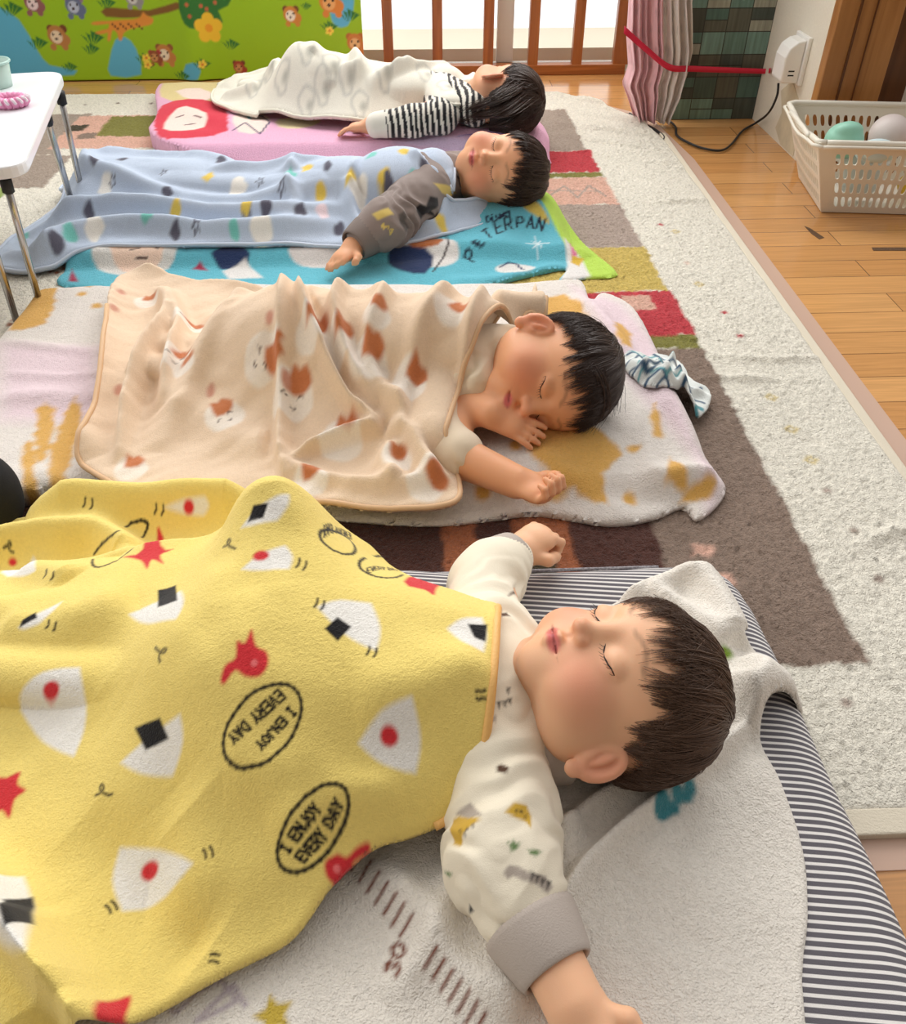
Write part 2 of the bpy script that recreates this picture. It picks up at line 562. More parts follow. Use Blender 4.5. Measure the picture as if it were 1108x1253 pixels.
def wood(name, c1, c2, axis='Z', scale=1.0, rough=0.35):
    m = bpy.data.materials.new(name); m.use_nodes = True
    nt = m.node_tree; N, L = nt.nodes, nt.links
    b = N['Principled BSDF']; tc = N.new('ShaderNodeTexCoord')
    mp = N.new('ShaderNodeMapping')
    sc = [38.0, 38.0, 38.0]; sc['XYZ'.index(axis)] = 1.6
    mp.inputs['Scale'].default_value = [v * scale for v in sc]
    L.new(tc.outputs['Object'], mp.inputs['Vector'])
    ns = N.new('ShaderNodeTexNoise'); ns.inputs['Scale'].default_value = 1.0
    ns.inputs['Detail'].default_value = 7; ns.inputs['Distortion'].default_value = 1.0
    L.new(mp.outputs[0], ns.inputs['Vector'])
    cr = N.new('ShaderNodeValToRGB')
    cr.color_ramp.elements[0].position = 0.32; cr.color_ramp.elements[0].color = (*c1, 1)
    cr.color_ramp.elements[1].position = 0.68; cr.color_ramp.elements[1].color = (*c2, 1)
    L.new(ns.outputs[0], cr.inputs[0]); L.new(cr.outputs[0], b.inputs['Base Color'])
    b.inputs['Roughness'].default_value = rough
    return m

M_floor = floor_material()
o = box('floor', (-2.6, -0.4, -0.03), (2.4, 3.215, 0.0), M_floor); tag(o, kind='structure')
M_wallpaper = mat('cream_wallpaper', srgb(226, 219, 202), 0.9, bump=0.5, scale=420, vary=0.03)
M_dirty = mat('yellowed_wallpaper', srgb(206, 194, 166), 0.9, bump=0.7, scale=60, vary=0.08)
M_white = mat('white_plastic', srgb(238, 236, 230), 0.35)
M_frame_wood = wood('amber_window_wood', srgb(136, 74, 32), srgb(176, 106, 50), 'Z')
M_rail_wood = wood('amber_rail_wood', srgb(136, 74, 32), srgb(176, 106, 50), 'X')
M_column = wood('oiled_column_wood', srgb(156, 104, 56), srgb(192, 138, 80), 'Z', 0.9)
M_darkwood = wood('dark_door_wood', srgb(78, 44, 20), srgb(108, 66, 32), 'Z', 0.7)

# back wall left of the window, behind the play mat, and below / above
o = box('wall_back', (-2.6, 3.2, 0), (-0.42, 3.24, 1.1), M_wallpaper); tag(o, kind='structure')
for P_ in ([(984, 277), (990, 279), (1008, 291), (1002, 293), (992, 286)], [(1066, 303), (1108, 303), (1108, 307), (1068, 307)]):
    bm = bmesh.new(); f = bm.faces.new([bm.verts.new((at(*p).x, at(*p).y, 0.0002)) for p in P_])
    r = bmesh.ops.extrude_face_region(bm, geom=[f]); bmesh.ops.translate(bm, vec=(0, 0, 0.0005), verts=[v for v in r['geom'] if isinstance(v, bmesh.types.BMVert)])
    bm_obj('scuff_mark', bm, mat('scuffed_board', srgb(92, 66, 42), 0.8, vary=0.4, scale=900), bpy.data.objects['floor'])
# right nib wall with the outlet
o = box('wall_right', (1.0, 2.28, 0), (1.06, 2.72, 1.1), M_wallpaper); tag(o, kind='structure')
o = box('wall_corner', (0.745, 2.72, 0), (1.06, 3.24, 1.1), M_wallpaper); tag(o, kind='structure')
# peeling patch low on the nib wall
bm = bmesh.new()
pts = [(2.30, 0.004), (2.40, 0.004), (2.46, 0.03), (2.44, 0.075), (2.48, 0.12), (2.42, 0.16), (2.35, 0.13), (2.36, 0.08), (2.305, 0.06)]
vs = [bm.verts.new((0.9985, y, z)) for y, z in pts]; f = bm.faces.new(vs)
r = bmesh.ops.extrude_face_region(bm, geom=[f]); bmesh.ops.translate(bm, vec=(0.003, 0, 0), verts=[v for v in r['geom'] if isinstance(v, bmesh.types.BMVert)])
wr = bpy.data.objects['wall_right']
pw = bm_obj('peeling_wallpaper', bm, M_dirty, wr); tag(pw, 'torn yellowed wallpaper near the floor')
# column and sliding door to the right of the nib
o = box('trim_1', (1.0, 2.245, 0), (1.155, 2.282, 1.1), M_column, bevel=0.002); tag(o, kind='structure')
bm = bmesh.new()
box_bm(bm, (1.045, 2.240, 0), (1.050, 2.246, 1.1)); box_bm(bm, (1.085, 2.240, 0), (1.0865, 2.246, 1.1))
g = bm_obj('column_groove', bm, M_darkwood, o)
o = box('trim_2', (1.155, 2.262, 0), (1.225, 2.30, 1.1), M_darkwood, bevel=0.002); tag(o, kind='structure')
o = box('trim_3', (1.225, 2.275, 0), (1.262, 2.31, 1.1), M_white, bevel=0.002); tag(o, kind='structure')
o = box('door_1', (1.262, 2.30, 0.0), (1.9, 2.33, 1.1), mat('cream_door', srgb(222, 214, 196), 0.6), bevel=0.002); tag(o, kind='structure')
bm = bmesh.new(); box_bm(bm, (1.264, 2.285, 0), (1.275, 2.302, 1.1)); bm_obj('door_gap_shade', bm, mat('black_gap', (0.02, 0.018, 0.016), 0.6), o)  # black strip stands in for the shade inside the gap beside the door

# the window: wooden barred gate before a white sliding door, pale veranda outside
M_alu = mat('white_sash', srgb(214, 210, 200), 0.5)
win = box('window_1', (-0.42, 3.165, 0.0), (0.72, 3.205, 0.032), M_rail_wood, bevel=0.003); tag(win, kind='structure')
bar_px = [475, 535, 597, 652, 706]
xs = [-0.395, -0.235] + [0] * 5
for i, px in enumerate(bar_px):
    p = at(px, 60, 0); xs[i + 2] = p.x * 3.18 / p.y
xs = xs + [0.703]
for i, x in enumerate(xs):
    w = 0.0165 if i < len(xs) - 1 else 0.026
    box('window_bar', (x - w, 3.168, 0.03), (x + w, 3.200, 1.0), M_frame_wood, win, 0.002)
sash = box('window_sash', (-0.42, 3.215, 0.0), (0.72, 3.235, 0.03), M_alu, win, 0.002)
for x in (0.285, -0.40):
    box('sash_stile', (x, 3.212, 0.03), (x + 0.055, 3.236, 1.0), M_alu, win, 0.002)
M_glass = mat('clear_glass', (1, 1, 1), 0.0, trans=1.0, spec=0.5)
M_glass.node_tree.nodes['Principled BSDF'].inputs['IOR'].default_value = 1.05
box('window_pane', (-0.42, 3.222, 0.03), (0.72, 3.226, 1.0), M_glass, win)
o = box('veranda', (-1.2, 3.30, -0.06), (1.4, 3.62, 0.055), mat('pale_concrete', srgb(205, 196, 178), 0.9, bump=0.3, scale=80)); tag(o, kind='structure')
# small wrinkle: threshold board
o = box('trim_4', (-0.42, 3.205, -0.03), (0.72, 3.30, 0.004), M_rail_wood); tag(o, kind='structure')

# patchwork-papered box in the corner
def patchwork():
    m = bpy.data.materials.new('patchwork_paper'); m.use_nodes = True
    nt = m.node_tree; N, L = nt.nodes, nt.links
    b = N['Principled BSDF']; b.inputs['Roughness'].default_value = 0.45
    a = N.new('ShaderNodeAttribute'); a.attribute_name = 'Col'
    tc = N.new('ShaderNodeTexCoord')
    mp = N.new('ShaderNodeMapping'); mp.inputs['Scale'].default_value = (120, 120, 9)
    L.new(tc.outputs['Object'], mp.inputs['Vector'])
    n = N.new('ShaderNodeTexNoise'); n.inputs['Scale'].default_value = 1.0; n.inputs['Detail'].default_value = 4
    L.new(mp.outputs[0], n.inputs['Vector'])
    mr = N.new('ShaderNodeMapRange'); mr.inputs['From Min'].default_value = .3; mr.inputs['From Max'].default_value = .7
    mr.inputs['To Min'].default_value = 0.75; mr.inputs['To Max'].default_value = 1.25
    L.new(n.outputs[0], mr.inputs['Value'])
    mx = N.new('ShaderNodeVectorMath'); mx.operation = 'MULTIPLY'
    L.new(a.outputs['Color'], mx.inputs[0]); L.new(mr.outputs[0], mx.inputs[1]); L.new(mx.outputs[0], b.inputs['Base Color'])
    return m
r0 = random.Random(5)
pal = [srgb(*c) for c in ((70, 92, 84), (96, 128, 118), (150, 152, 138), (58, 62, 54), (112, 146, 136), (86, 88, 76), (168, 168, 152), (74, 104, 96), (66, 76, 70))]
bm = bmesh.new(); cl = bm.loops.layers.float_color.new('Col')
def patch_face(fn, nu, nv, su, sv):
    for i in range(nu):
        for j in range(nv):
            off = 0.5 * su * 0
            c = r0.choice(pal)
            e = 0.0012
            u0, u1, v0, v1 = i * su, (i + 1) * su, j * sv, (j + 1) * sv
            if r0.random() < 0.3:
                vm = (v0 + v1) / 2
                qs = [((u0, u1, v0, vm), c), ((u0, u1, vm, v1), r0.choice(pal))]
            else: qs = [((u0, u1, v0, v1), c)]
            for (a0, a1, b0, b1), cc in qs:
                o4 = [(a0, b0), (a1, b0), (a1, b1), (a0, b1)]
                i4 = [(a0 + e, b0 + e), (a1 - e, b0 + e), (a1 - e, b1 - e), (a0 + e, b1 - e)]
                vo = [bm.verts.new(fn(*q)) for q in o4]; vi = [bm.verts.new(fn(*q)) for q in i4]
                f = bm.faces.new(vi)
                for l in f.loops: l[cl] = (*cc, 1)
                for k in range(4):
                    f = bm.faces.new((vo[k], vo[(k + 1) % 4], vi[(k + 1) % 4], vi[k]))
                    for l in f.loops: l[cl] = (0.02, 0.022, 0.02, 1)
patch_face(lambda u, v: (0.745 + u, 2.65, v), 4, 18, 0.06375, 0.0575)
patch_face(lambda u, v: (0.745, 2.72 - u, v), 1, 18, 0.07, 0.0575)
patch_face(lambda u, v: (0.745 + u, 2.72 - v, 1.02), 6, 1, 0.0425, 0.07)
bmesh.ops.remove_doubles(bm, verts=bm.verts, dist=1e-5)
me = bpy.data.meshes.new('patchwork_cabinet'); bm.to_mesh(me); bm.free()
o = link('patchwork_cabinet', me, patchwork(), smooth=False)
tag(o, 'cabinet papered in grey green patchwork squares, in the corner behind the curtain', 'cabinet')

# ------------------------------------------------------------ rug
def rugH(X, Y):
    z = 0.012 + 0.0012 * vnoise(X, Y, 0.09, 3) + 0.0012 * vnoise(X, Y, 0.03, 4)
    z = z + 0.008 * sum(np.exp(-((Y - (y0 + s * (X - 0.6) + 0.01 * np.sin(X * 21 + y0 * 9))) / 0.010) ** 2) * np.exp(-((X - xc) / wd) ** 2)
               for y0, s, xc, wd in ((1.26, -0.10, 0.60, 0.10), (0.80, 0.25, 0.62, .07), (1.98, -.05, .62, .07), (1.20, 0.1, 0.52, .06)))
    # soft waves of the far right corner
    z = z + 0.010 * np.clip(np.sin((X * 0.5 + Y) * 52 + 3 * vnoise(X, Y, .2, 8)), 0, 1) * np.clip((Y - 2.15) / 0.3, 0, 1) * np.clip((X - 0.35) / 0.2, 0, 1) * np.clip((0.69 - X) / .05, 0, 1)
    return z
rug_out = []
for a, b, n in (((-1.55, 0.42), (0.675, 0.42), 30), ((0.675, 0.42), (0.69, 2.50), 26), ((0.66, 2.64), (0.55, 2.84), 4), ((0.46, 2.93), (-1.55, 2.97), 26), ((-1.55, 2.97), (-1.55, 0.42), 20)):
    for i in range(n): rug_out.append((a[0] + (b[0] - a[0]) * i / n, a[1] + (b[1] - a[1]) * i / n))
C = dict(cream=srgb(236, 230, 215), brown=srgb(142, 122, 108), taupe=srgb(168, 152, 138), red=srgb(196, 64, 72), olive=srgb(132, 128, 62),
         salmon=srgb(222, 176, 156), mustard=srgb(208, 182, 98), rust=srgb(172, 104, 70), dark=srgb(84, 52, 44), dolive=srgb(74, 66, 48),
         dusty=srgb(178, 160, 148), green=srgb(150, 168, 92))
rug = Sheet(rug_out, rugH, res=0.0042, thick=0.011, smooth=0, jit=0.0011, under=lambda x, y: x * 0 + 0.0006)
pt = rug.canvas(C['cream'])
def rect(x0, x1, y0, y1, c, wob=0.004, seed=1):
    pt.poly([(x0, y0), (x1, y0), (x1, y1), (x0, y1)], C[c] if isinstance(c, str) else c, 0.003, wob=wob, seed=seed)
rect(-1.2, 0.488, 0.60, 1.30, 'brown')
rect(-0.75, 0.30, 0.70, 1.05, 'dark')
rect(0.02, 0.19, 0.74, 0.92, 'rust'); rect(0.065, 0.115, 0.80, 0.875, 'dark'); rect(0.115, 0.165, 0.74, 0.80, 'dolive')
rect(0.385, 0.487, 1.30, 1.35, 'olive'); rect(0.1, 0.488, 1.348, 1.52, 'red'); rect(0.385, 0.44, 1.44, 1.50, 'salmon')
rect(0.1, 0.479, 1.52, 1.725, 'mustard'); rect(0.2, 0.474, 1.725, 1.965, 'dusty'); rect(0.2, 0.470, 1.965, 2.145, 'salmon')
rect(0.2, 0.468, 2.145, 2.18, 'olive'); rect(0.2, 0.465, 2.18, 2.345, 'red'); rect(0.1, 0.455, 2.345, 2.72, 'taupe')
pt.line([(0.30, 2.00), (0.36, 2.09), (0.38, 2.01), (0.42, 2.09), (0.45, 2.02)], 0.006, C['dusty'], 0.002)
pt.line([(0.31, 2.06), (0.44, 2.05)], 0.006, C['dusty'], 0.002)
# left part
rect(-1.55, -0.95, 2.37, 2.74, 'taupe'); rect(-0.98, -0.62, 2.42, 2.72, 'salmon'); rect(-0.885, -0.72, 2.52, 2.71, 'olive')
rect(-0.98, -0.93, 2.57, 2.63, 'dolive'); rect(-0.93, -0.88, 2.50, 2.55, 'brown')
rect(-1.08, -0.90, 2.13, 2.37, 'taupe'); rect(-1.35, -0.98, 2.03, 2.13, 'green')
for x in np.arange(-1.2, -0.6, 0.1): pt.disc((x, 2.84), 0.006, C['brown'], 0.003)
r0 = random.Random(2)
for (px, py, c) in ((886, 382, 'red'), (905, 411, 'red'), (855, 347, 'mustard'), (943, 486, 'mustard'), (968, 525, 'mustard'), (992, 563, 'mustard'), (1011, 601, 'dusty'), (1044, 650, 'taupe'), (1075, 708, 'dusty'), (826, 283, 'mustard'), (808, 275, 'red'), (840, 322, 'salmon'), (1035, 860, 'dusty'), (875, 705, 'salmon')):
    p = at(px, py, .012)
    w = 0.011 if c == 'mustard' else 0.006
    if c == 'mustard' or c == 'salmon':
        pt.poly([(p.x - w, p.y), (p.x, p.y + w), (p.x + w, p.y), (p.x, p.y - w)], C['mustard'] if c == 'mustard' else C[c], 0.003)
        pt.poly([(p.x - w * .5, p.y), (p.x, p.y + w * .5), (p.x + w * .5, p.y), (p.x, p.y - w * .5)], C['cream'], 0.003)
    else: pt.disc((p.x, p.y), w, C[c], 0.003)
for (px, py) in ((860, 672), (882, 708)):
    p = at(px, py, .012); pt.poly([(p.x - .016, p.y - .008), (p.x + .012, p.y - .011), (p.x + .016, p.y + .008), (p.x - .01, p.y + .01)], C['salmon'], 0.004, wob=.004)
for (px, py) in ((50, 318), (22, 395), (70, 330)):
    p = at(px, py, .012)
    for k in range(5): pt.disc((p.x + .013 * math.cos(k * 1.256), p.y + .016 * math.sin(k * 1.256)), 0.006, C['rust'], 0.003)
M_rug = mat('shaggy_pile', attr=True, rough=0.95, bump=1.0, scale=420, sheen=0.12, vary=0.14, bump2=0.7, scale2=160, dist=0.004, spec=0.1)
rug_o = rug.make('area_rug', M_rug, None, 'large shaggy cream rug with brown, red and mustard blocks under the four bedding sets', 'rug')
# woven end band and translucent edging under the rug
bm = bmesh.new()
def strip(bm, pts, z0, z1):
    lo = [bm.verts.new((x, y, z0)) for x, y in pts]; hi = [bm.verts.new((x, y, z1)) for x, y in pts]
    bm.faces.new(hi); bm.faces.new(lo[::-1]); n = len(pts)
    for i in range(n): bm.faces.new((lo[i], lo[(i + 1) % n], hi[(i + 1) % n], hi[i]))
strip(bm, [(-1.56, 0.398), (0.683, 0.398), (0.683, 0.425), (-1.56, 0.425)], 0.0008, 0.011)
strip(bm, [(0.672, 0.4), (0.690, 0.4), (0.703, 2.50), (0.687, 2.50)], 0.0008, 0.009)
bm_obj('woven_edge', bm, mat('rug_binding', srgb(216, 206, 186), 0.9, bump=0.5, scale=500), rug_o, 0.002)
bm = bmesh.new()
strip(bm, [(-1.6, 0.368), (0.727, 0.368), (0.735, 2.30), (0.70, 2.68), (0.5, 2.9), (-1.6, 2.9)], 0.0003, 0.0016)
ul = bm_obj('rug_underlay', bm, mat('pinkish_underlay', srgb(222, 190, 170), 0.35, alpha=0.62))
tag(ul, 'thin translucent pinkish underlay showing along the right edge of the rug', 'underlay')

# ============================================================ BEDDING
def sstep(a, b, x):
    t = np.clip((x - a) / (b - a), 0, 1); return t * t * (3 - 2 * t)
def boxsup(X, Y, x0, x1, y0, y1, s):
    return sstep(x0 - s, x0 + s, X) * (1 - sstep(x1 - s, x1 + s, X)) * sstep(y0 - s, y0 + s, Y) * (1 - sstep(y1 - s, y1 + s, Y))
def smax(a, b, k=0.02):
    t = np.clip(0.5 + 0.5 * (a - b) / k, 0, 1)
    return b * (1 - t) + a * t + k * t * (1 - t)
def w2(pts, H=None): return [at(*p) if H is None else on(p[0], p[1], H) for p in pts]

# ---------------------------------------------------------------- fourth (nearest) bed
def matt4(X, Y):
    return 0.016 + 0.036 * boxsup(X, Y, -0.9, 0.362, -0.1, 0.722, 0.022)
def stripe_material():
    m = mat('ticking_stripe', (0.5, 0.5, 0.5), 0.85, bump=0.3, scale=900, sheen=0.1)
    nt = m.node_tree; N, L = nt.nodes, nt.links; b = N['Principled BSDF']
    tc = N.new('ShaderNodeTexCoord'); sp = N.new('ShaderNodeSeparateXYZ'); L.new(tc.outputs['Object'], sp.inputs[0])
    zz = N.new('ShaderNodeMath'); zz.operation = 'MULTIPLY'; zz.inputs[1].default_value = 0.12; L.new(sp.outputs['X'], zz.inputs[0])
    ad = N.new('ShaderNodeMath'); ad.operation = 'ADD'; L.new(sp.outputs['Y'], ad.inputs[0]); L.new(zz.outputs[0], ad.inputs[1])
    ml = N.new('ShaderNodeMath'); ml.operation = 'MULTIPLY'; ml.inputs[1].default_value = 2 * math.pi / 0.0072; L.new(ad.outputs[0], ml.inputs[0])
    si = N.new('ShaderNodeMath'); si.operation = 'SINE'; L.new(ml.outputs[0], si.inputs[0])
    mr = N.new('ShaderNodeMapRange'); mr.inputs['From Min'].default_value = 0.15; mr.inputs['From Max'].default_value = 0.55; L.new(si.outputs[0], mr.inputs['Value'])
    mx = N.new('ShaderNodeMix'); mx.data_type = 'RGBA'; L.new(mr.outputs[0], mx.inputs['Factor'])
    mx.inputs['A'].default_value = (*srgb(96, 92, 98), 1); mx.inputs['B'].default_value = (*srgb(232, 228, 224), 1)
    L.new(mx.outputs['Result'], b.inputs['Base Color'])
    return m
def matt_top(X, Y): return 0.052 + 0.0015 * vnoise(X, Y, .07, 5)
ms = Sheet([(-0.9, -0.06), (0.375, -0.06), (0.392, 0.25), (0.385, 0.45), (0.378, 0.66), (0.355, 0.728), (0.30, 0.742), (0.1, 0.738), (-0.9, 0.735)], matt_top, 0.006, 0.058, smooth=3, edge=0.045,
           under=lambda x, y: 0.0135 + x * 0)
mo = ms.make('striped_mattress', stripe_material(), None, 'thin mattress in grey and white ticking stripe under the nearest child, beside the bare floor', 'mattress')
# corded seam along the far and right edge
def M_stitchmat(): return mat('dark_cord', srgb(70, 66, 72), 0.8)
seam = [(x, 0.7365, 0.036) for x in np.linspace(-0.1, 0.28, 24)]
tubes('corded_seam', [(seam, 0.0022)], mat('cord', srgb(150, 146, 150), 0.8, vary=0.5, scale=900), mo)

WH, BK, RD = srgb(240, 236, 228), srgb(26, 24, 26), srgb(214, 52, 58)
M_terry = mat('terry_cotton', attr=True, rough=0.95, bump=1.0, scale=520, sheen=0.15, vary=0.05, bump2=0.5, scale2=190, dist=0.0025, spec=0.1)
T4R = [R([(950, 850, .07), (905, 890, .075), (850, 945, .075), (780, 998, .07), (725, 1050, .07), (688, 1110, .065), (670, 1150, .06)], 0.0095, 0.020, side=0.8),
       R([(800, 948, .07), (745, 966, .07), (700, 1000, .07), (665, 1040, .065)], 0.0085, 0.014),
       R([(905, 800, .07), (925, 840, .07), (900, 880, .07)], 0.014, 0.014),
       R([(880, 960, .06), (820, 1010, .06), (770, 1060, .06)], 0.012, 0.005),
       R([(985, 842, .05), (930, 850, .07), (900, 850, .08)], 0.026, 0.030, side=1.3),
       R([(840, 690, .06), (880, 740, .07), (905, 790, .07)], 0.022, 0.026),
       R([(790, 725, .06), (850, 740, .09), (900, 800, .08)], 0.016, 0.018),
       R([(760, 735, .06), (800, 712, .07), (850, 700, .07)], 0.014, 0.014),
       R([(450, 1050, .06), (520, 1120, .06), (560, 1190, .06), (640, 1253, .06)], 0.018, 0.014),
       R([(560, 1060, .06), (600, 1150, .06), (640, 1253, .06)], 0.02, 0.012),
       R([(470, 1230, .06), (540, 1130, .06), (560, 1050, .06)], 0.016, 0.010),
       R([(700, 1000, .06), (690, 1060, .06), (660, 1140, .06)], 0.016, 0.012),
       R([(950, 930, .06), (900, 960, .06), (860, 1040, .06), (840, 1150, .06)], 0.03, 0.005)]
def towel4(X, Y):
    z = matt4(X, Y) + 0.006 + 0.0012 * vnoise(X, Y, .04, 11)
    for r in T4R: z = z + 1.3 * r(X, Y)
    return z
t4_out = w2([(925, 893, .055), (955, 960, .055), (982, 1040, .055), (988, 1120, .055), (985, 1253, .055)]) + [Vector((0.24, 0.02, 0)), Vector((-0.7, 0.0, 0)), Vector((-0.7, 0.60, 0)), Vector((0.02, 0.62, 0))] + \
    w2([(665, 770, .06), (770, 722, .065), (808, 700, .07), (845, 680, .07), (872, 690, .065), (893, 728, .06), (913, 768, .06), (908, 786, .06), (950, 808, .055), (988, 838, .05), (984, 862, .045), (950, 868, .05)])
ts = Sheet(t4_out, towel4, 0.0026, 0.006, smooth=4, jit=0.00035, down=0.007)
pt = ts.canvas(srgb(241, 234, 223))
onT = lambda px, py: on(px, py, towel4)
# printed ruler ticks, the number 30, a teal patch, a lilac sketch and a mustard star
for i in range(16):
    t = i / 15
    x = 436 + 150 * t ** 1.0 + 0; y = 1052 + 200 * t
    if 6 < i < 9: continue
    p, q = onT(x - 7, y + 14), onT(x + 8, y - 12)
    pt.line([p, q], 0.0030, srgb(128, 74, 56), 0.0012)
def affine(o, ex, ey):
    """glyph frame from three places of the print"""
    return lambda a, b: (o[0] + a * ex[0] + b * ey[0], o[1] + a * ex[1] + b * ey[1])
O, A_, B_ = onT(486, 1197), onT(497, 1160), onT(474, 1190)
write(pt, '30', affine(O, ((A_ - O) * 0.42), ((B_ - O) * 0.9)), 0.0034, srgb(128, 74, 56))
for (a, b, r) in ((812, 985, 13), (828, 972, 12), (842, 962, 9), (824, 990, 9), (806, 992, 8), (838, 976, 9)):
    p = onT(a, b); pt.disc(p, r / 1450, srgb(70, 140, 150), 0.002, wob=0.002)
sk = [onT(*q) for q in ((195, 1225), (215, 1240), (240, 1215), (270, 1200), (290, 1225), (262, 1240), (240, 1250), (285, 1205), (300, 1230))]
pt.line(sk, 0.003, srgb(190, 174, 186), 0.002)
p = onT(335, 1243)
pt.poly([(p.x + (0.016 if k % 2 else 0.008) * math.cos(k * .628), p.y + (0.016 if k % 2 else 0.008) * math.sin(k * .628)) for k in range(10)], srgb(206, 178, 74), 0.0015)
p = onT(885, 800)
pt.disc(p, 0.010, srgb(130, 160, 60), 0.003, sy=0.6)
ts.make('ruler_print_towel', M_terry, None, 'white terry towel printed with a brown ruler scale, bunched behind the nearest head', 'towel')

# ---------------------------------------------------------------- third bed
F3R = [R([(0, 425, .03), (80, 432, .035), (130, 440, .035)], 0.012, 0.006), R([(0, 462, .035), (70, 470, .03), (125, 468, .03)], 0.012, 0.006),
       R([(0, 500, .03), (60, 494, .03), (120, 500, .03)], 0.02, 0.010), R([(0, 600, .02), (40, 598, .02), (110, 604, .02)], 0.02, 0.006),
       R([(720, 370, .05), (760, 430, .05), (800, 480, .04), (850, 560, .04)], 0.020, 0.014), R([(800, 600, .03), (840, 590, .03), (880, 590, .03)], 0.018, 0.014),
       R([(700, 360, .04), (745, 400, .05), (770, 450, .04)], 0.02, 0.012), R([(640, 560, .04), (720, 600, .04), (780, 625, .03)], 0.02, 0.006),
       R([(560, 585, .04), (660, 560, .04), (740, 530, .04)], 0.05, 0.010), R([(800, 500, .03), (790, 560, .03), (800, 610, .03)], 0.015, 0.008)]
def fut3(X, Y):
    z = 0.023 + 0.020 * boxsup(X, Y, -0.85, 0.40, 0.89, 1.53, 0.02) + 0.0018 * vnoise(X, Y, .05, 31)
    z = z + 0.014 * gseg(X, Y, (0.18, 1.02), (0.27, 1.05), 0.12, 1.0)
    for r in F3R: z = z + r(X, Y)
    return z
f3_out = [Vector(v) for v in ((-0.86, 0.96, 0), (-0.70, 0.945, 0))] + w2([(0, 608, .03), (60, 612, .02), (120, 606, .02), (200, 612, .02), (300, 620, .02), (400, 632, .02), (470, 638, .02), (540, 640, .02), (600, 634, .02), (660, 628, .02), (745, 642, .018), (800, 634, .018), (835, 618, .022), (852, 634, .02), (872, 622, .02), (887, 602, .022), (885, 585, .025), (862, 560, .03), (850, 535, .03), (835, 505, .03), (815, 450, .035), (790, 400, .035), (765, 372, .035), (735, 364, .03), (722, 372, .035), (712, 347, .035), (690, 345, .035), (640, 352, .03), (560, 354, .03), (400, 354, .03), (300, 352, .03), (140, 344, .03), (70, 348, .03), (48, 362, .03), (20, 398, .03), (-20, 430, .03)]) + [Vector((-0.90, 1.40, 0))]
fs = Sheet(f3_out, fut3, 0.0042, 0.008, smooth=4, jit=0.0005, down=0.02, edge=0.012, under=lambda x, y: 0.0135 + 0 * x)
pt = fs.canvas(srgb(234, 226, 218))
onF = lambda px, py: on(px, py, fut3)
OR, PK = srgb(226, 176, 96), srgb(236, 214, 220)
pt.poly([onF(*p) for p in ((0, 420), (120, 425), (130, 520), (0, 515))], PK, 0.02)
pt.poly([onF(*p) for p in ((700, 350), (760, 372), (800, 420), (850, 540), (885, 590), (870, 630), (850, 560), (800, 500), (740, 420))], PK, 0.015)
for P in (((50, 352), (75, 352), (62, 385), (45, 400), (10, 405), (30, 375)),
          ((46, 500), (66, 500), (58, 560), (44, 560)), ((82, 498), (100, 498), (88, 560), (66, 600), (62, 560)), ((28, 545), (42, 545), (44, 600), (30, 600)), ((60, 545), (82, 545), (80, 602), (64, 602)),
          ((645, 520), (690, 510), (740, 530), (760, 560), (735, 580), (745, 620), (700, 600), (660, 620), (640, 600), (670, 575), (650, 560)),
          ((640, 380), (690, 360), (720, 395), (700, 410)), ((820, 560), (840, 580), (835, 600), (815, 585)), ((850, 595), (875, 590), (865, 610), (830, 615)),
          ((755, 395), (772, 410), (770, 425), (752, 410)), ((800, 495), (812, 530), (800, 535), (795, 510))):
    pt.poly([onF(*p) for p in P], OR, 0.004, smooth=2, wob=0.004)
for c, r in (((590, 602), .010), ((770, 612), .010), ((775, 550), .008), ((100, 360), .008), ((118, 375), .01), ((630, 545), .01), ((110, 350), .008)):
    pt.disc(onF(*c), r, OR, 0.004, wob=0.003)
fo = fs.make('orange_print_futon', M_terry, None, 'white futon with orange and pale pink print, under the child in the tan blanket', 'futon')

# ---------------------------------------------------------------- second bed
F2R = [R([(540, 340, .03), (620, 332, .035), (690, 318, .03)], 0.02, 0.008), R([(640, 255, .04), (690, 290, .035), (720, 315, .02)], 0.02, 0.010),
       R([(480, 330, .04), (560, 300, .05), (640, 290, .04)], 0.06, 0.012), R([(100, 320, .03), (160, 305, .03), (230, 310, .03)], 0.03, 0.008)]
def fut2(X, Y):
    z = 0.019 + 0.022 * boxsup(X, Y, -0.74, 0.31, 1.66, 2.1, 0.02) + 0.0018 * vnoise(X, Y, .06, 51)
    z = z + 0.028 * gseg(X, Y, (0.10, 1.86), (0.24, 1.86), 0.10, 1.0, 3)
    for r in F2R: z = z + r(X, Y)
    return z
f2_out = w2([(70, 345, .02), (82, 318, .03), (100, 295, .03)]) + [Vector(v) for v in ((-0.78, 2.05, 0), (-0.4, 2.1, 0), (0.0, 2.1, 0), (0.28, 2.08, 0))] + w2([(662, 232, .03), (690, 268, .025), (722, 300, .022), (756, 334, .018), (720, 339, .018), (684, 342, .018), (692, 326, .022), (640, 332, .03), (575, 347, .03), (500, 352, .03), (300, 358, .02), (130, 352, .02)])
f2s = Sheet(f2_out, fut2, 0.0042, 0.008, smooth=4, jit=0.0003, down=0.02, edge=0.012, under=lambda x, y: 0.0135 + 0 * x)
AQ = srgb(104, 190, 208)
pt = f2s.canvas(AQ)
on2 = lambda px, py: on(px, py, fut2)
NV = srgb(40, 56, 96)
pt.poly([on2(*p) for p in ((655, 222), (672, 232), (758, 330), (760, 345), (720, 345), (655, 240))], srgb(188, 222, 90), 0.003)
pt.poly([on2(*p) for p in ((690, 290), (712, 318), (722, 338), (684, 345), (694, 325))], srgb(236, 232, 228), 0.003)
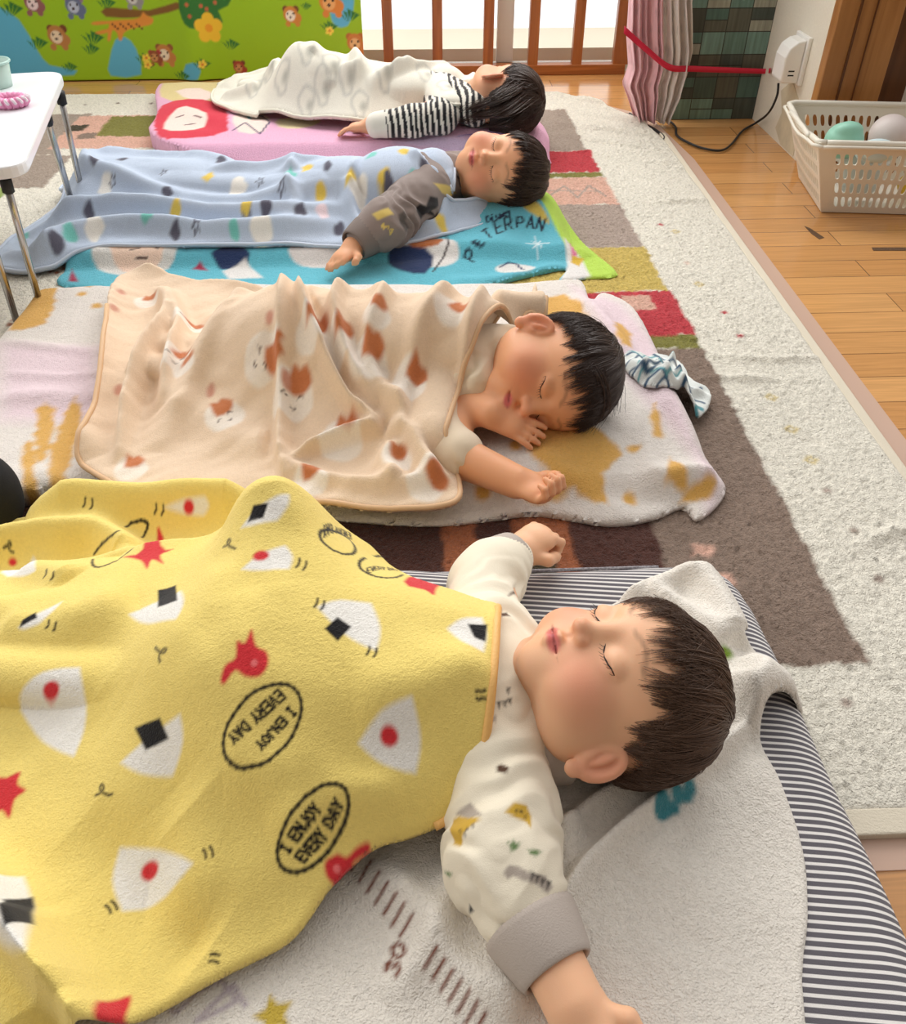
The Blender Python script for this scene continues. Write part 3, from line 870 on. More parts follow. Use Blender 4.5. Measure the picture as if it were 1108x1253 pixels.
pt.poly([on2(*p) for p in ((697, 298), (706, 312), (700, 318))], srgb(226, 120, 160), 0.002); pt.poly([on2(*p) for p in ((700, 312), (714, 318), (708, 326), (698, 322))], srgb(220, 180, 60), 0.002)
# generic printed figures: pale discs with plain coloured shapes
pt.disc(on2(165, 305), 0.085, srgb(226, 222, 216), 0.003, sy=0.8)
pt.poly([on2(*p) for p in ((138, 292), (170, 284), (206, 290), (198, 318), (165, 335), (140, 322))], srgb(244, 212, 190), 0.003, smooth=2)
pt.poly([on2(*p) for p in ((132, 300), (145, 288), (180, 284), (210, 292), (206, 302), (180, 290), (150, 294))], srgb(222, 184, 80), 0.003, smooth=2)
for q in (((160, 306), (170, 304)), ((184, 302), (194, 304)), ((168, 318), (180, 318))): pt.line([on2(*p) for p in q], 0.004, srgb(60, 40, 40))
pt.poly([on2(*p) for p in ((258, 312), (290, 296), (306, 312), (300, 330), (270, 330))], NV, 0.003)
pt.poly([on2(*p) for p in ((272, 332), (300, 316), (322, 340), (280, 342))], srgb(234, 230, 226), 0.003)
pt.disc(on2(395, 305), 0.07, srgb(232, 224, 220), 0.003, sy=0.6)
pt.disc(on2(524, 310), 0.062, srgb(232, 228, 224), 0.003, sy=0.8)
pt.poly([on2(*p) for p in ((478, 305), (505, 300), (530, 315), (520, 335), (490, 332), (475, 322))], NV, 0.003, smooth=2)
pt.poly([on2(*p) for p in ((500, 296), (540, 292), (536, 300), (505, 304))], srgb(190, 110, 60), 0.003, smooth=2)
pt.line([on2(*p) for p in ((545, 285), (548, 300), (540, 318), (530, 332))], 0.004, srgb(70, 60, 60))
pt.disc(on2(630, 330), 0.04, srgb(232, 228, 224), 0.003, sy=0.6); pt.line([on2(*p) for p in ((612, 327), (622, 322), (632, 324), (640, 330))], 0.005, NV)
pt.poly([on2(*p) for p in ((640, 245), (655, 246), (668, 262), (672, 275), (660, 268), (650, 262), (640, 255))], srgb(216, 190, 90), 0.003, smooth=2)
pt.poly([on2(*p) for p in ((235, 330), (245, 320), (255, 332))], srgb(170, 50, 80), 0.003); pt.poly([on2(*p) for p in ((84, 345), (88, 330), (96, 345))], srgb(170, 50, 80), 0.003)
c = on2(657, 299)
for k in range(8):
    r = 0.024 if k % 2 == 0 else 0.012
    pt.line([c, (c.x + r * math.cos(k * math.pi / 4), c.y + 1.4 * r * math.sin(k * math.pi / 4))], 0.003, srgb(225, 240, 244))
# the words, letter by letter along an arc
word = [('P', 581, 317, -64), ('E', 590, 301, -50), ('T', 600, 291, -38), ('E', 612, 285, -20), ('R', 623, 281, -12), ('P', 636, 279, 2), ('A', 648, 279, 10), ('N', 659, 282, 20)]
for ch, px, py, ang in word:
    a = math.radians(ang)
    O = on2(px - 4 * math.cos(a), py - 4 * math.sin(a)); X1 = on2(px + 3.6 * math.cos(a), py + 3.6 * math.sin(a)); U1 = on2(px - 4 * math.cos(a) + 9 * math.sin(a), py - 4 * math.sin(a) - 9 * math.cos(a))
    write(pt, ch, affine(O, (X1 - O), (U1 - O) / 1.05), 0.0050, srgb(30, 40, 60), soft=0.0016)
O, X1, U1 = on2(596, 273), on2(603, 270.5), on2(595, 268)
write(pt, 'Disney', affine(O, (X1 - O) * 0.55, (U1 - O)), 0.0034, srgb(24, 40, 70), 1.3, 0.0010)
f2s.make('aqua_print_futon', M_terry, None, 'aqua futon with dark arched lettering and a lime green border, under the blue blanket', 'futon')

# ---------------------------------------------------------------- first (farthest) bed
F1R = [R([(215, 100, .05), (260, 97, .05), (300, 92, .05)], 0.03, 0.012), R([(200, 130, .05), (260, 150, .05), (340, 158, .05)], 0.05, 0.010), R([(480, 165, .05), (560, 168, .05), (650, 172, .05)], 0.03, 0.012)]
def fut1(X, Y):
    z = 0.020 + 0.036 * boxsup(X, Y, -0.80, 0.34, 2.28, 2.92, 0.03) + 0.002 * vnoise(X, Y, .06, 71)
    z = z + 0.012 * gseg(X, Y, (0.16, 2.40), (0.30, 2.42), 0.12, 1.0)
    for r in F1R: z = z + r(X, Y)
    return z
f1_out = w2([(185, 172, .03), (192, 140, .05), (190, 112, .05), (200, 98, .05), (240, 92, .05)]) + [Vector(v) for v in ((-0.5, 2.98, 0), (-0.1, 2.93, 0), (0.2, 2.86, 0), (0.33, 2.7, 0))] + w2([(668, 150, .04), (672, 182, .035), (660, 196, .03), (520, 196, .03), (350, 196, .03), (230, 190, .03)])
f1s = Sheet(f1_out, fut1, 0.0045, 0.010, smooth=4, down=0.03, edge=0.02, under=lambda x, y: 0.0135 + 0 * x)
pt = f1s.canvas(srgb(232, 178, 206))
on1 = lambda px, py: on(px, py, fut1)
SK = srgb(244, 222, 212)
pt.poly([on1(*p) for p in ((195, 112), (215, 100), (262, 100), (270, 118), (240, 128), (205, 122))], srgb(226, 206, 150), 0.004, smooth=2)
pt.poly([on1(*p) for p in ((215, 112), (245, 108), (262, 118), (240, 124))], SK, 0.004, smooth=2)
pt.poly([on1(*p) for p in ((190, 140), (210, 124), (250, 122), (276, 132), (278, 160), (240, 168), (205, 170), (190, 160))], srgb(216, 58, 78), 0.004, smooth=2, wob=0.004)
pt.poly([on1(*p) for p in ((208, 142), (228, 130), (252, 138), (250, 156), (222, 160), (200, 158))], SK, 0.004, smooth=2)
for q in (((216, 144), (224, 142)), ((238, 142), (246, 144)), ((226, 153), (238, 152))): pt.line([on1(*p) for p in q], 0.006, srgb(90, 40, 50))
pt.poly([on1(*p) for p in ((285, 142), (310, 136), (330, 145), (322, 162), (292, 162))], SK, 0.004, smooth=2)
pt.line([on1(*p) for p in ((285, 160), (300, 150), (318, 164), (330, 150), (320, 142), (300, 140))], 0.005, srgb(90, 80, 110))
pt.poly([on1(*p) for p in ((340, 146), (380, 142), (392, 150), (366, 158), (342, 156))], srgb(232, 216, 170), 0.004, smooth=2)
pt.line([on1(*p) for p in ((286, 138), (302, 140), (306, 146))], 0.008, srgb(120, 190, 200))
pt.line([on1(*p) for p in ((560, 168), (600, 162), (640, 172), (600, 178))], 0.005, srgb(150, 120, 180))
pt.poly([on1(*p) for p in ((480, 176), (520, 168), (600, 176), (650, 184), (560, 190))], srgb(222, 196, 226), 0.01)
f1s.make('pink_print_futon', M_terry, None, 'pink futon with a red and cream figure print, farthest bed nearest the window', 'futon')


# ============================================================ THE CHILDREN
def build_head(F, c, M, s=1.0, ears=('l', 'r'), lips=True):
    """closed-eyed toddler head; M columns = left, forward, up; origin in the middle of the skull"""
    c = Vector(c)
    P = lambda l, f, u: c + M @ Vector((l, f, u)) * s
    e = lambda l, f, u, r, k=0.012, op='u', MM=None: F.ell(P(l, f, u), [v * s for v in r], MM or M, k * s, op)
    e(0, -0.014, 0.018, (0.072, 0.086, 0.074))
    e(0, 0.022, 0.022, (0.060, 0.056, 0.052), 0.02)
    e(0, 0.018, -0.034, (0.057, 0.056, 0.050), 0.025)
    for sg in (-1, 1):
        e(sg * 0.034, 0.040, -0.040, (0.030, 0.030, 0.028), 0.018)      # cheeks
        e(sg * 0.040, 0.002, -0.050, (0.026, 0.036, 0.028), 0.02)       # jaw
    e(0, 0.050, -0.072, (0.020, 0.018, 0.015), 0.016)                   # chin
    e(0, 0.062, -0.050, (0.024, 0.014, 0.018), 0.012)                   # muzzle
    for sg in (-1, 1):                                                   # sockets
        e(sg * 0.027, 0.080, 0.000, (0.015, 0.007, 0.009), 0.012, 's')
        e(sg * 0.028, 0.062, -0.002, (0.0165, 0.0125, 0.0115), 0.005)   # closed lid
    F.cap(P(0, 0.071, 0.008), P(0, 0.080, -0.022), 0.0065 * s, 0.0085 * s, 0.010 * s)
    e(0, 0.086, -0.024, (0.0085, 0.0080, 0.0075), 0.006)                # nose tip
    for sg in (-1, 1):
        e(sg * 0.0095, 0.078, -0.026, (0.0058, 0.0068, 0.0058), 0.004)
        e(sg * 0.0050, 0.086, -0.0325, (0.0026, 0.0030, 0.0022), 0.002, 's')
    e(0, 0.0785, -0.0375, (0.0026, 0.003, 0.006), 0.004, 's')           # philtrum
    for sg in (-1, 1):
        F.cap(P(sg * 0.003, 0.0790, -0.0450), P(sg * 0.016, 0.0700, -0.0485), 0.0042 * s, 0.0020 * s, 0.004 * s)
        F.cap(P(sg * 0.002, 0.0765, -0.0545), P(sg * 0.013, 0.0700, -0.0520), 0.0052 * s, 0.0022 * s, 0.004 * s)
        F.cap(P(0, 0.0835, -0.0490), P(sg * 0.018, 0.0715, -0.0500), 0.0015 * s, 0.0012 * s, 0.0015 * s, 's')
        F.cap(P(sg * 0.012, 0.0765, -0.0055), P(sg * 0.0275, 0.0770, -0.0095), 0.0011 * s, 0.0011 * s, 0.0015 * s, 's')
        F.cap(P(sg * 0.0275, 0.0770, -0.0095), P(sg * 0.044, 0.0640, -0.0050), 0.0011 * s, 0.0011 * s, 0.0015 * s, 's')
    for sg in (-1, 1):                                                   # ears
        tilt = Matrix.Rotation(sg * math.radians(36), 3, 'Z') @ Matrix.Rotation(math.radians(-8), 3, 'X')
        ME = M @ tilt
        c0 = P(sg * 0.0735, -0.010, -0.030)
        F.ell(c0, [v * s for v in (0.0065, 0.0165, 0.0245)], ME, 0.004 * s)
        F.ell(c0 + ME @ Vector((sg * 0.007, 0.001, 0.003)) * s, [v * s for v in (0.0068, 0.0112, 0.0185)], ME, 0.0015 * s, 's')
        F.ell(c0 + ME @ Vector((sg * 0.002, 0.003, 0.002)) * s, [v * s for v in (0.0045, 0.0040, 0.0125)], ME, 0.003 * s)
        F.ell(c0 + ME @ Vector((sg * 0.001, 0.011, -0.006)) * s, [v * s for v in (0.0050, 0.0045, 0.0065)], ME, 0.003 * s)
        F.ell(c0 + ME @ Vector((sg * 0.001, 0.004, -0.025)) * s, [v * s for v in (0.0050, 0.0085, 0.0075)], ME, 0.003 * s)
    return P

def paint_head(V, C, c, M, s, SKIN):
    Q = (V - np.array(tuple(c))) @ np.array(M) / s
    def blob(l, f, u, r, col, a=1.0, soft=0.5):
        d = np.sqrt(((Q - (l, f, u)) / r) ** 2 @ np.ones(3))
        w = (np.clip((1.0 + soft - d) / (2 * soft), 0, 1) * a)[:, None]
        C[:] = C * (1 - w) + np.array(col) * w
    for sg in (-1, 1):
        blob(sg * 0.040, 0.055, -0.034, (0.024, 0.030, 0.020), srgb(226, 128, 104), 0.55, 0.8)
        blob(sg * 0.078, -0.010, -0.030, (0.012, 0.020, 0.028), srgb(222, 128, 104), 0.45, 0.5)
    blob(0, 0.088, -0.026, (0.010, 0.008, 0.008), srgb(226, 140, 112), 0.4, 0.8)
    for sg in (-1, 1):
        blob(sg * 0.007, 0.080, -0.0505, (0.010, 0.010, 0.0062), srgb(204, 92, 92), 0.85, 0.25)
    for sg in (-1, 1):
        blob(sg * 0.010, 0.078, -0.0495, (0.011, 0.010, 0.0009), srgb(120, 40, 44), 0.8, 0.6)
        # brows
        for k in range(6):
            t = k / 5
            blob(sg * (0.014 + 0.030 * t), 0.072 - 0.014 * t, 0.021 + 0.006 * math.sin(t * 3.0) - 0.002 * t, (0.006, 0.014, 0.0022), srgb(120, 84, 62), 0.45, 0.5)

def lashes(F, P, M, s, parent):
    fwd = M @ Vector((0, 1, 0))
    for sg in (-1, 1):
        L = []
        pts = []
        for k in range(9):
            t = k / 8
            l = sg * (0.0125 + 0.031 * t); u = -0.0055 - 0.0045 * math.sin(math.pi * min(t * 1.05, 1)) + 0.001 * t
            q = F.cast(P(l, 0.12, u), -fwd, 0.12)
            pts.append(q + fwd * 0.0002)
        L.append((pts, [0.0003] + [0.0008 * s] * 7 + [0.0004]))
        for k in range(1, 9):
            q = pts[k]; d = M @ Vector((sg * 0.25 * (k / 8), 0.55, -0.8)).normalized()
            L.append(([q, q + d * 0.0028 * s, q + (d + fwd * 0.35) * 0.0052 * s], [0.00032, 0.00025, 0.0001]))
        tubes('eyelashes', L, M_lash, parent, 0)

def build_hand(F, W, d, n, thumb, s=1.0, curl=0.5, spread=0.12, curls=None):
    """W wrist point, d direction of the fingers, n direction the palm faces, thumb = +1/-1 side"""
    d = Vector(d).normalized(); n = Vector(n); n = (n - d * n.dot(d)).normalized()
    l = d.cross(n) * thumb
    W = Vector(W)
    MM = Matrix((l, d, n)).transposed()
    K = W + d * 0.047 * s
    F.ell(W + d * 0.024 * s, [0.0225 * s, 0.029 * s, 0.0125 * s], MM, 0.010 * s)
    F.ell(W + d * 0.040 * s + l * 0.002 * s, [0.0225 * s, 0.014 * s, 0.0100 * s], MM, 0.008 * s)
    F.ell(W + d * 0.016 * s + l * 0.012 * s + n * 0.006 * s, [0.011 * s, 0.018 * s, 0.010 * s], MM, 0.007 * s)
    for i, (off, ln, r) in enumerate(((0.0165, 0.92, 0.0058), (0.0055, 1.0, 0.0060), (-0.0055, 0.95, 0.0057), (-0.0160, 0.78, 0.0050))):
        cu = curls[i] if curls else curl
        p = K + l * off * s; dd = (d + l * off / 0.0165 * spread).normalized()
        ax = dd.cross(n)
        pts, rad = [p - dd * 0.006 * s], [r * s]
        a = 0
        for j, seg in enumerate((0.0185, 0.0125, 0.0100)):
            a += cu * (0.75 if j == 0 else 1.0)
            q = (Matrix.Rotation(a, 3, ax) @ dd)
            if q.dot(n) < (dd.dot(n)) and cu > 0: q = (Matrix.Rotation(-a, 3, ax) @ dd)
            if j == 0: pts.append(p); rad.append(r * s)
            p = p + q * seg * ln * s
            pts.append(p); rad.append(r * s * (0.96, 0.88, 0.76)[j])
        for j in range(len(pts) - 1):
            F.cap(pts[j], pts[j + 1], rad[j], rad[j + 1], 0.0022 * s)
    # thumb
    b = W + d * 0.014 * s + l * 0.017 * s + n * 0.004 * s
    t1 = b + (d * 0.55 + l * 0.75 + n * 0.15).normalized() * 0.018 * s
    t2 = t1 + (d * 0.85 + l * (0.35 - 0.5 * curl) + n * 0.45 * curl).normalized() * 0.015 * s
    t3 = t2 + (d * 0.9 - l * 0.35 * curl + n * 0.7 * curl).normalized() * 0.011 * s
    F.chain([b, t1, t2, t3], [0.0085 * s, 0.0072 * s, 0.0066 * s, 0.0052 * s], 0.0035 * s)

def skin_obj(F, name, base, heads, parent, m, extra=None):
    V, Q = F.mesh(name)
    C = np.tile(np.array(base, float), (len(V), 1))
    # mottled warm skin
    nz = vnoise(V[:, 0] + V[:, 2], V[:, 1], 0.02, 5) * 0.04
    C *= (1 + nz)[:, None]
    for c, M, s in heads: paint_head(V, C, c, M, s, base)
    if extra: extra(V, C)
    me = mesh_np(name, V, Q, C)
    return link(name, me, m, parent)

def hair(F, P, c, M, s, parent, lock=None, n=1500, L=(0.05, 0.085), whorl=(0.1, -0.75, 0.75), fringe=0.020, rad=0.00055, seedv=1, sweep=(0, 0, 0), long_pts=None, bangs=80, bz=0.22, bsweep=0.4):
    """scalp cap plus individual locks laid over it"""
    rg = np.random.default_rng(seedv)
    col = M_hair
    lines = []
    ctr = Vector((0, -0.014, 0.018)); rr = Vector((0.072, 0.086, 0.074))
    sweep = Vector(sweep)
    fc_ = Vector((0, 0.022, 0.022)); fr_ = Vector((0.0615, 0.0575, 0.0535))
    wd = Vector(whorl).normalized()
    def surf(dv, off):
        dv = dv.normalized()
        k = 1.0 / math.sqrt((dv.x / rr.x) ** 2 + (dv.y / rr.y) ** 2 + (dv.z / rr.z) ** 2)
        o_ = ctr - fc_; A2 = sum((dv[i] / fr_[i]) ** 2 for i in range(3)); B2 = sum(dv[i] * o_[i] / fr_[i] ** 2 for i in range(3)); C2 = sum((o_[i] / fr_[i]) ** 2 for i in range(3)) - 1
        D2 = B2 * B2 - A2 * C2
        if D2 > 0: k = max(k, (-B2 + math.sqrt(D2)) / A2 + 0.001)
        return ctr + dv * (k + off)
    def front_line(dv):
        """hair grows where this is positive (local direction)"""
        # forehead line, temples, round the ears, nape
        if dv.y > 0.0:
            return dv.z - (0.04 + 0.52 * dv.y) + 0.5 * max(0, abs(dv.x) - 0.75)
        if dv.y > -0.35:
            return dv.z + 0.05 + dv.y * 0.9 * (-1)
        return dv.z + 0.72
    cnt = 0
    while cnt < n:
        v = Vector(rg.normal(0, 1, 3)).normalized()
        if front_line(v) < 0: continue
        cnt += 1
        tang = (v - wd * (v.dot(wd)))
        tang = (v.dot(wd)) * v - wd  # away from the whorl along the sphere
        if tang.length < 0.05: tang = Vector(rg.normal(0, 1, 3))
        tang = tang.normalized()
        ln = rg.uniform(*L); k = 9
        pts = []; d = v.copy(); off = 0.0035 + rg.random() * 0.004
        wv = rg.normal(0, 0.22); w0 = rg.uniform(-0.6, 0.6)
        for i in range(k):
            t = i / (k - 1)
            q = surf(d, off * (0.4 + 0.9 * t) + (0.002 * math.sin(3 * t + w0)))
            pts.append(c + M @ q * s)
            tg = (d * d.dot(wd) - wd)
            tg = tg + sweep - d * sweep.dot(d)
            side = d.cross(tg)
            tg = tg + side * (wv + 0.15 * math.sin(4 * t + w0 * 5))
            tg = (tg - d * tg.dot(d))
            if tg.length < 1e-3: tg = tang
            tg.normalize()
            d = (d + tg * (ln / k) / 0.078).normalized()
            # stop short of the brow and keep off the cheeks
            if front_line(d) < -fringe * 7 * (0.2 + 1.0 * rg.random()): break
        if len(pts) < 3: continue
        r0_ = rad * s * rg.uniform(0.8, 1.7)
        m_ = len(pts)
        lines.append((pts, [r0_ * (1 - 0.75 * (j / (m_ - 1)) ** 2) for j in range(m_)]))
    def strand(d0, d1, off, r):
        pts = []
        om = d0.angle(d1); so = math.sin(om) or 1
        for i in range(9):
            t = i / 8
            d = (d0 * math.sin((1 - t) * om) + d1 * math.sin(t * om)) / so
            q = surf(d, off * (1.0 + 0.8 * math.sin(math.pi * t) - 0.75 * t))
            pts.append(c + M @ q * s)
        lines.append((pts, [r * (1 - 0.8 * (j / 8) ** 2) for j in range(9)]))
    for k in range(bangs):
        # a lock: strands sharing a root and an end
        u = rg.uniform(-1, 1)
        ex_ = 0.98 * math.sin(u * 1.35) + bsweep * 0.3
        ez_ = bz - 0.55 * abs(ex_) ** 2 + rg.normal(0, 0.07)
        ey_ = max(0.08, 1 - ex_ * ex_ * 0.95) ** 0.5
        root = Vector((ex_ * 0.75 - bsweep * 0.35 + rg.normal(0, .06), -0.25 + rg.normal(0, .25), 1.0)).normalized()
        end = Vector((ex_, ey_ * (1 if abs(ex_) < 0.75 else 0.8), ez_)).normalized()
        off = rg.uniform(0.004, 0.0075)
        for j in range(rg.integers(16, 34)):
            a_ = Vector(rg.normal(0, 0.045, 3)); b_ = Vector(rg.normal(0, 0.022, 3))
            en = root.lerp(end, rg.uniform(0.72, 1.0)).normalized()
            strand((root + a_).normalized(), (en + b_).normalized(), off + rg.uniform(-.001, .001), rad * s * rg.uniform(0.8, 1.5))
    if long_pts:
        for path, cntl, spread, r1 in long_pts:
            path = catmull([tuple(p) for p in path], 4, False)
            for j in range(cntl):
                o = rg.normal(0, 1, 3) * spread; o2 = rg.normal(0, 1, 3) * spread * 1.0
                o[2] = abs(o[2]) * 0.8; o2[2] = abs(o2[2]) * 0.5
                m_ = len(path); cutn = rg.integers(int(m_ * 0.7), m_ + 1)
                pts = [path[i] + o * (1 - i / m_) + o2 * (i / m_) for i in range(cutn)]
                lines.append((pts, [r1 * (1 - 0.6 * (i / (len(pts) - 1)) ** 2) for i in range(len(pts))]))
    H = Field([v - 0.12 * s for v in c], [v + 0.12 * s for v in c], 0.003 * s)
    H.ell(c + M @ ctr * s, [(v + 0.0032) * s for v in rr], M, 0.002)
    H.ell(c + M @ fc_ * s, [(v + 0.0016) * s for v in fr_], M, 0.018 * s)
    H.ell(c + M @ Vector((0, -0.035, -0.03)) * s, [v * s for v in (0.060, 0.052, 0.050)], M, 0.02 * s)
    V, Q = H.mesh('cap')
    q = (V - np.array(tuple(c))) @ np.array(M) / s - np.array(tuple(ctr))
    dn = q / np.linalg.norm(q, axis=1)[:, None]
    ok = np.array([front_line(Vector(v)) > 0.0 for v in dn])
    keepq = ok[Q].sum(1) >= 2
    me = mesh_np('hair', V, Q[keepq])
    cap_o = link('hair', me, col, parent)
    st = tubes('hair_locks', lines, lock or M_lock, cap_o, 0)
    return cap_o

def sleeve_folds(V, amp, s, seed):
    return amp * vnoise(V[:, 0] + V[:, 2], V[:, 1] - V[:, 2], s, seed)

M_skin = mat('warm_skin', attr=True, rough=0.5, sss=0.25, bump=0.12, scale=900, spec=0.35, dist=0.0008)
M_hair = mat('dark_brown_scalp_hair', srgb(44, 30, 24), 0.6, bump=0.6, scale=600, spec=0.3)
M_lock = mat('dark_brown_hair', srgb(58, 38, 28), 0.38, spec=0.5)
M_lash = mat('lash_brown', srgb(40, 26, 22), 0.5)
SKIN4 = srgb(234, 182, 144)

def cloth_mesh(F, name, base, parent, m, painter=None, amp=0.0, sc=0.02, seed=0, axis=(1, 0, 0)):
    V, Q = F.mesh(name)
    V0 = V.copy()
    if amp:
        tmp = mesh_np('tmp', V, Q)
        N = np.zeros(len(V) * 3, dtype=np.float32); tmp.vertices.foreach_get('normal', N); N = N.reshape(-1, 3)
        bpy.data.meshes.remove(tmp)
        if np.sum(N * (V - V.mean(0))) < 0: N = -N
        ax = np.array(tuple(Vector(axis).normalized()))
        sd = V @ ax
        wv = vnoise(V[:, 0] + V[:, 2], V[:, 1] - V[:, 2], sc * 2.2, seed)
        ph = sd / sc + 1.1 * wv + 0.5 * vnoise(V[:, 0], V[:, 1] + V[:, 2], sc * 0.8, seed + 1)
        f = 1 - np.abs(((ph % 1) * 2) - 1) * 2
        f = np.sign(f) * np.abs(f) ** 0.8 * np.clip(0.35 + vnoise(V[:, 1] + V[:, 2], V[:, 0], sc * 2.5, seed + 2), 0, 1)
        V = V + N * (f * amp)[:, None]
    C = np.tile(np.array(base, float), (len(V), 1))
    if painter: painter(V0, C)
    me = mesh_np(name, V, Q, C)
    return link(name, me, m, parent)

def blob3(V, C, F, H, pts, col, soft=0.0012):
    """paint a print on a solid: outline given by picture places cast on to the cloth"""
    A = []
    for px, py in pts:
        o = Vector((0, 0, CH)); g = at(px, py, 0.0)
        dv = (g - o).normalized(); L0 = (g - o).length
        q = F.cast(g - dv * min(L0 * 0.9, 0.42), dv, 0.42)
        if abs(F.sample(q)) < 0.003: A.append(q)
    if len(A) < 3: return
    c = sum(A, Vector()) / len(A)
    n = Vector((0, 0, 0))
    for i in range(len(A)): n += (A[i] - c).cross(A[(i + 1) % len(A)] - c)
    n = n.normalized() if n.length > 0 else Vector((0, 0, 1))
    if n.z < 0: n = -n
    ex = Vector((1, 0, 0)); ex = (ex - n * ex.dot(n)).normalized(); ey = n.cross(ex)
    R2 = max((a - c).length for a in A) + 0.004
    D = V - np.array(tuple(c))
    idx = np.where((np.linalg.norm(D, axis=1) < R2 * 1.3 + 0.004) & (D @ np.array(tuple(n)) > -0.03))[0]
    if not len(idx): return
    X = D[idx] @ np.array(tuple(ex)); Y = D[idx] @ np.array(tuple(ey))
    d, _, _ = poly_sd(X, Y, [((a - c).dot(ex), (a - c).dot(ey)) for a in A])
    a = np.clip(0.5 - d / (2 * soft), 0, 1)[:, None]
    C[idx] = C[idx] * (1 - a) + np.array(col) * a

M_jersey = mat('cotton_jersey', attr=True, rough=0.85, bump=0.35, scale=1100, sheen=0.2, bump2=0.25, scale2=90, dist=0.001, spec=0.2)

# ------------------------------------------------ nearest child (fourth bed)
c4 = at(758, 842, 0.148)
M4 = head_frame((-0.23, 0.10, 1.0), (1.0, -0.02, 0.10))
p4 = empty('person', at(600, 850, 0.06), 'sleeping toddler in cream dinosaur print top, nearest the camera, one arm flung out', 'person', 'sleeping toddlers')
F4 = Field((-0.50, 0.14, 0.045), (0.32, 0.88, 0.265), 0.0020)
P4 = build_head(F4, c4, M4, 0.95)
lashes(F4, P4, M4, 0.95, p4)
ch4 = Vector((0.045, 0.50, 0.115))
nk = P4(0, -0.035, -0.055)
F4.cap(nk, ch4 + Vector((0.03, 0, 0.01)), 0.036, 0.040, 0.02)
F4.ell(ch4 + Vector((-0.05, 0.01, 0)), (0.085, 0.075, 0.055), None, 0.03)
F4.ell(Vector((-0.14, 0.53, 0.115)), (0.09, 0.070, 0.052), None, 0.03)
sh4n, sh4f = ch4 + Vector((0.015, -0.062, -0.010)), ch4 + Vector((0.02, 0.075, 0.0))
el4n = at(622, 1070, 0.095); wr4n = at(702, 1228, 0.088)
el4f = at(596, 700, 0.085); wr4f = at(629, 678, 0.085)
F4.chain([sh4n, el4n, wr4n], [0.032, 0.026, 0.0225], 0.015)
F4.chain([sh4f, el4f, wr4f], [0.032, 0.025, 0.0205], 0.015)
build_hand(F4, wr4n, at(732, 1300, 0.085) - wr4n, (0.5, 0.3, -0.8), 1, 0.98, 0.55)
build_hand(F4, wr4f, at(664, 652, 0.092) - wr4f, (0.35, 0.25, -0.9), -1, 0.98, 1.15)
for sg in (-1, 1):    # hips, thighs with raised knees, shins
    F4.chain([Vector((-0.18, 0.53 + sg * 0.04, 0.105)), Vector((-0.28, 0.57 + sg * 0.045, 0.098)), Vector((-0.40, 0.58 + sg * 0.035, 0.085))], [0.042, 0.030, 0.022], 0.02)
    F4.ell(Vector((-0.425, 0.58 + sg * 0.035, 0.09)), (0.020, 0.018, 0.026), None, 0.012)
M_person = M_skin
b4 = skin_obj(F4, 'body', SKIN4, [(c4, M4, 0.95)], p4, M_skin)
hair(F4, P4, c4, M4, 0.95, p4, lock=mat('brown_hair', srgb(92, 66, 48), 0.4, spec=0.5), bangs=120, bz=0.17, n=4600, L=(0.07, 0.125), whorl=(0.0, -0.55, 0.85), fringe=0.030, seedv=4, sweep=(0.30, 0.0, -0.1), rad=0.00042)

CR = srgb(238, 228, 206)
S4 = Field((-0.22, 0.15, 0.05), (0.20, 0.84, 0.22), 0.0021)
S4.ell(ch4 + Vector((-0.045, 0.005, -0.002)), (0.098, 0.086, 0.064), None, 0.02)
S4.ell(ch4 + Vector((0.02, 0.06, 0.0)), (0.045, 0.045, 0.045), None, 0.02)
S4.ell(Vector((-0.13, 0.53, 0.113)), (0.09, 0.078, 0.058), None, 0.02)
S4.cap(ch4 + Vector((0.02, 0, 0.0)), nk + Vector((-0.006, 0, -0.004)), 0.054, 0.047, 0.02)
cuff4 = at(654, 1140, 0.09)
S4.chain([ch4 + Vector((0.005, -0.04, 0)), at(616, 1000, 0.10), at(614, 1055, 0.10), at(638, 1106, 0.095)], [0.052, 0.044, 0.044, 0.0355], 0.018)
S4.chain([ch4 + Vector((0.0, 0.05, 0.005)), at(592, 715, 0.09), at(606, 698, 0.09), at(625, 684, 0.088)], [0.042, 0.036, 0.034, 0.025], 0.018)
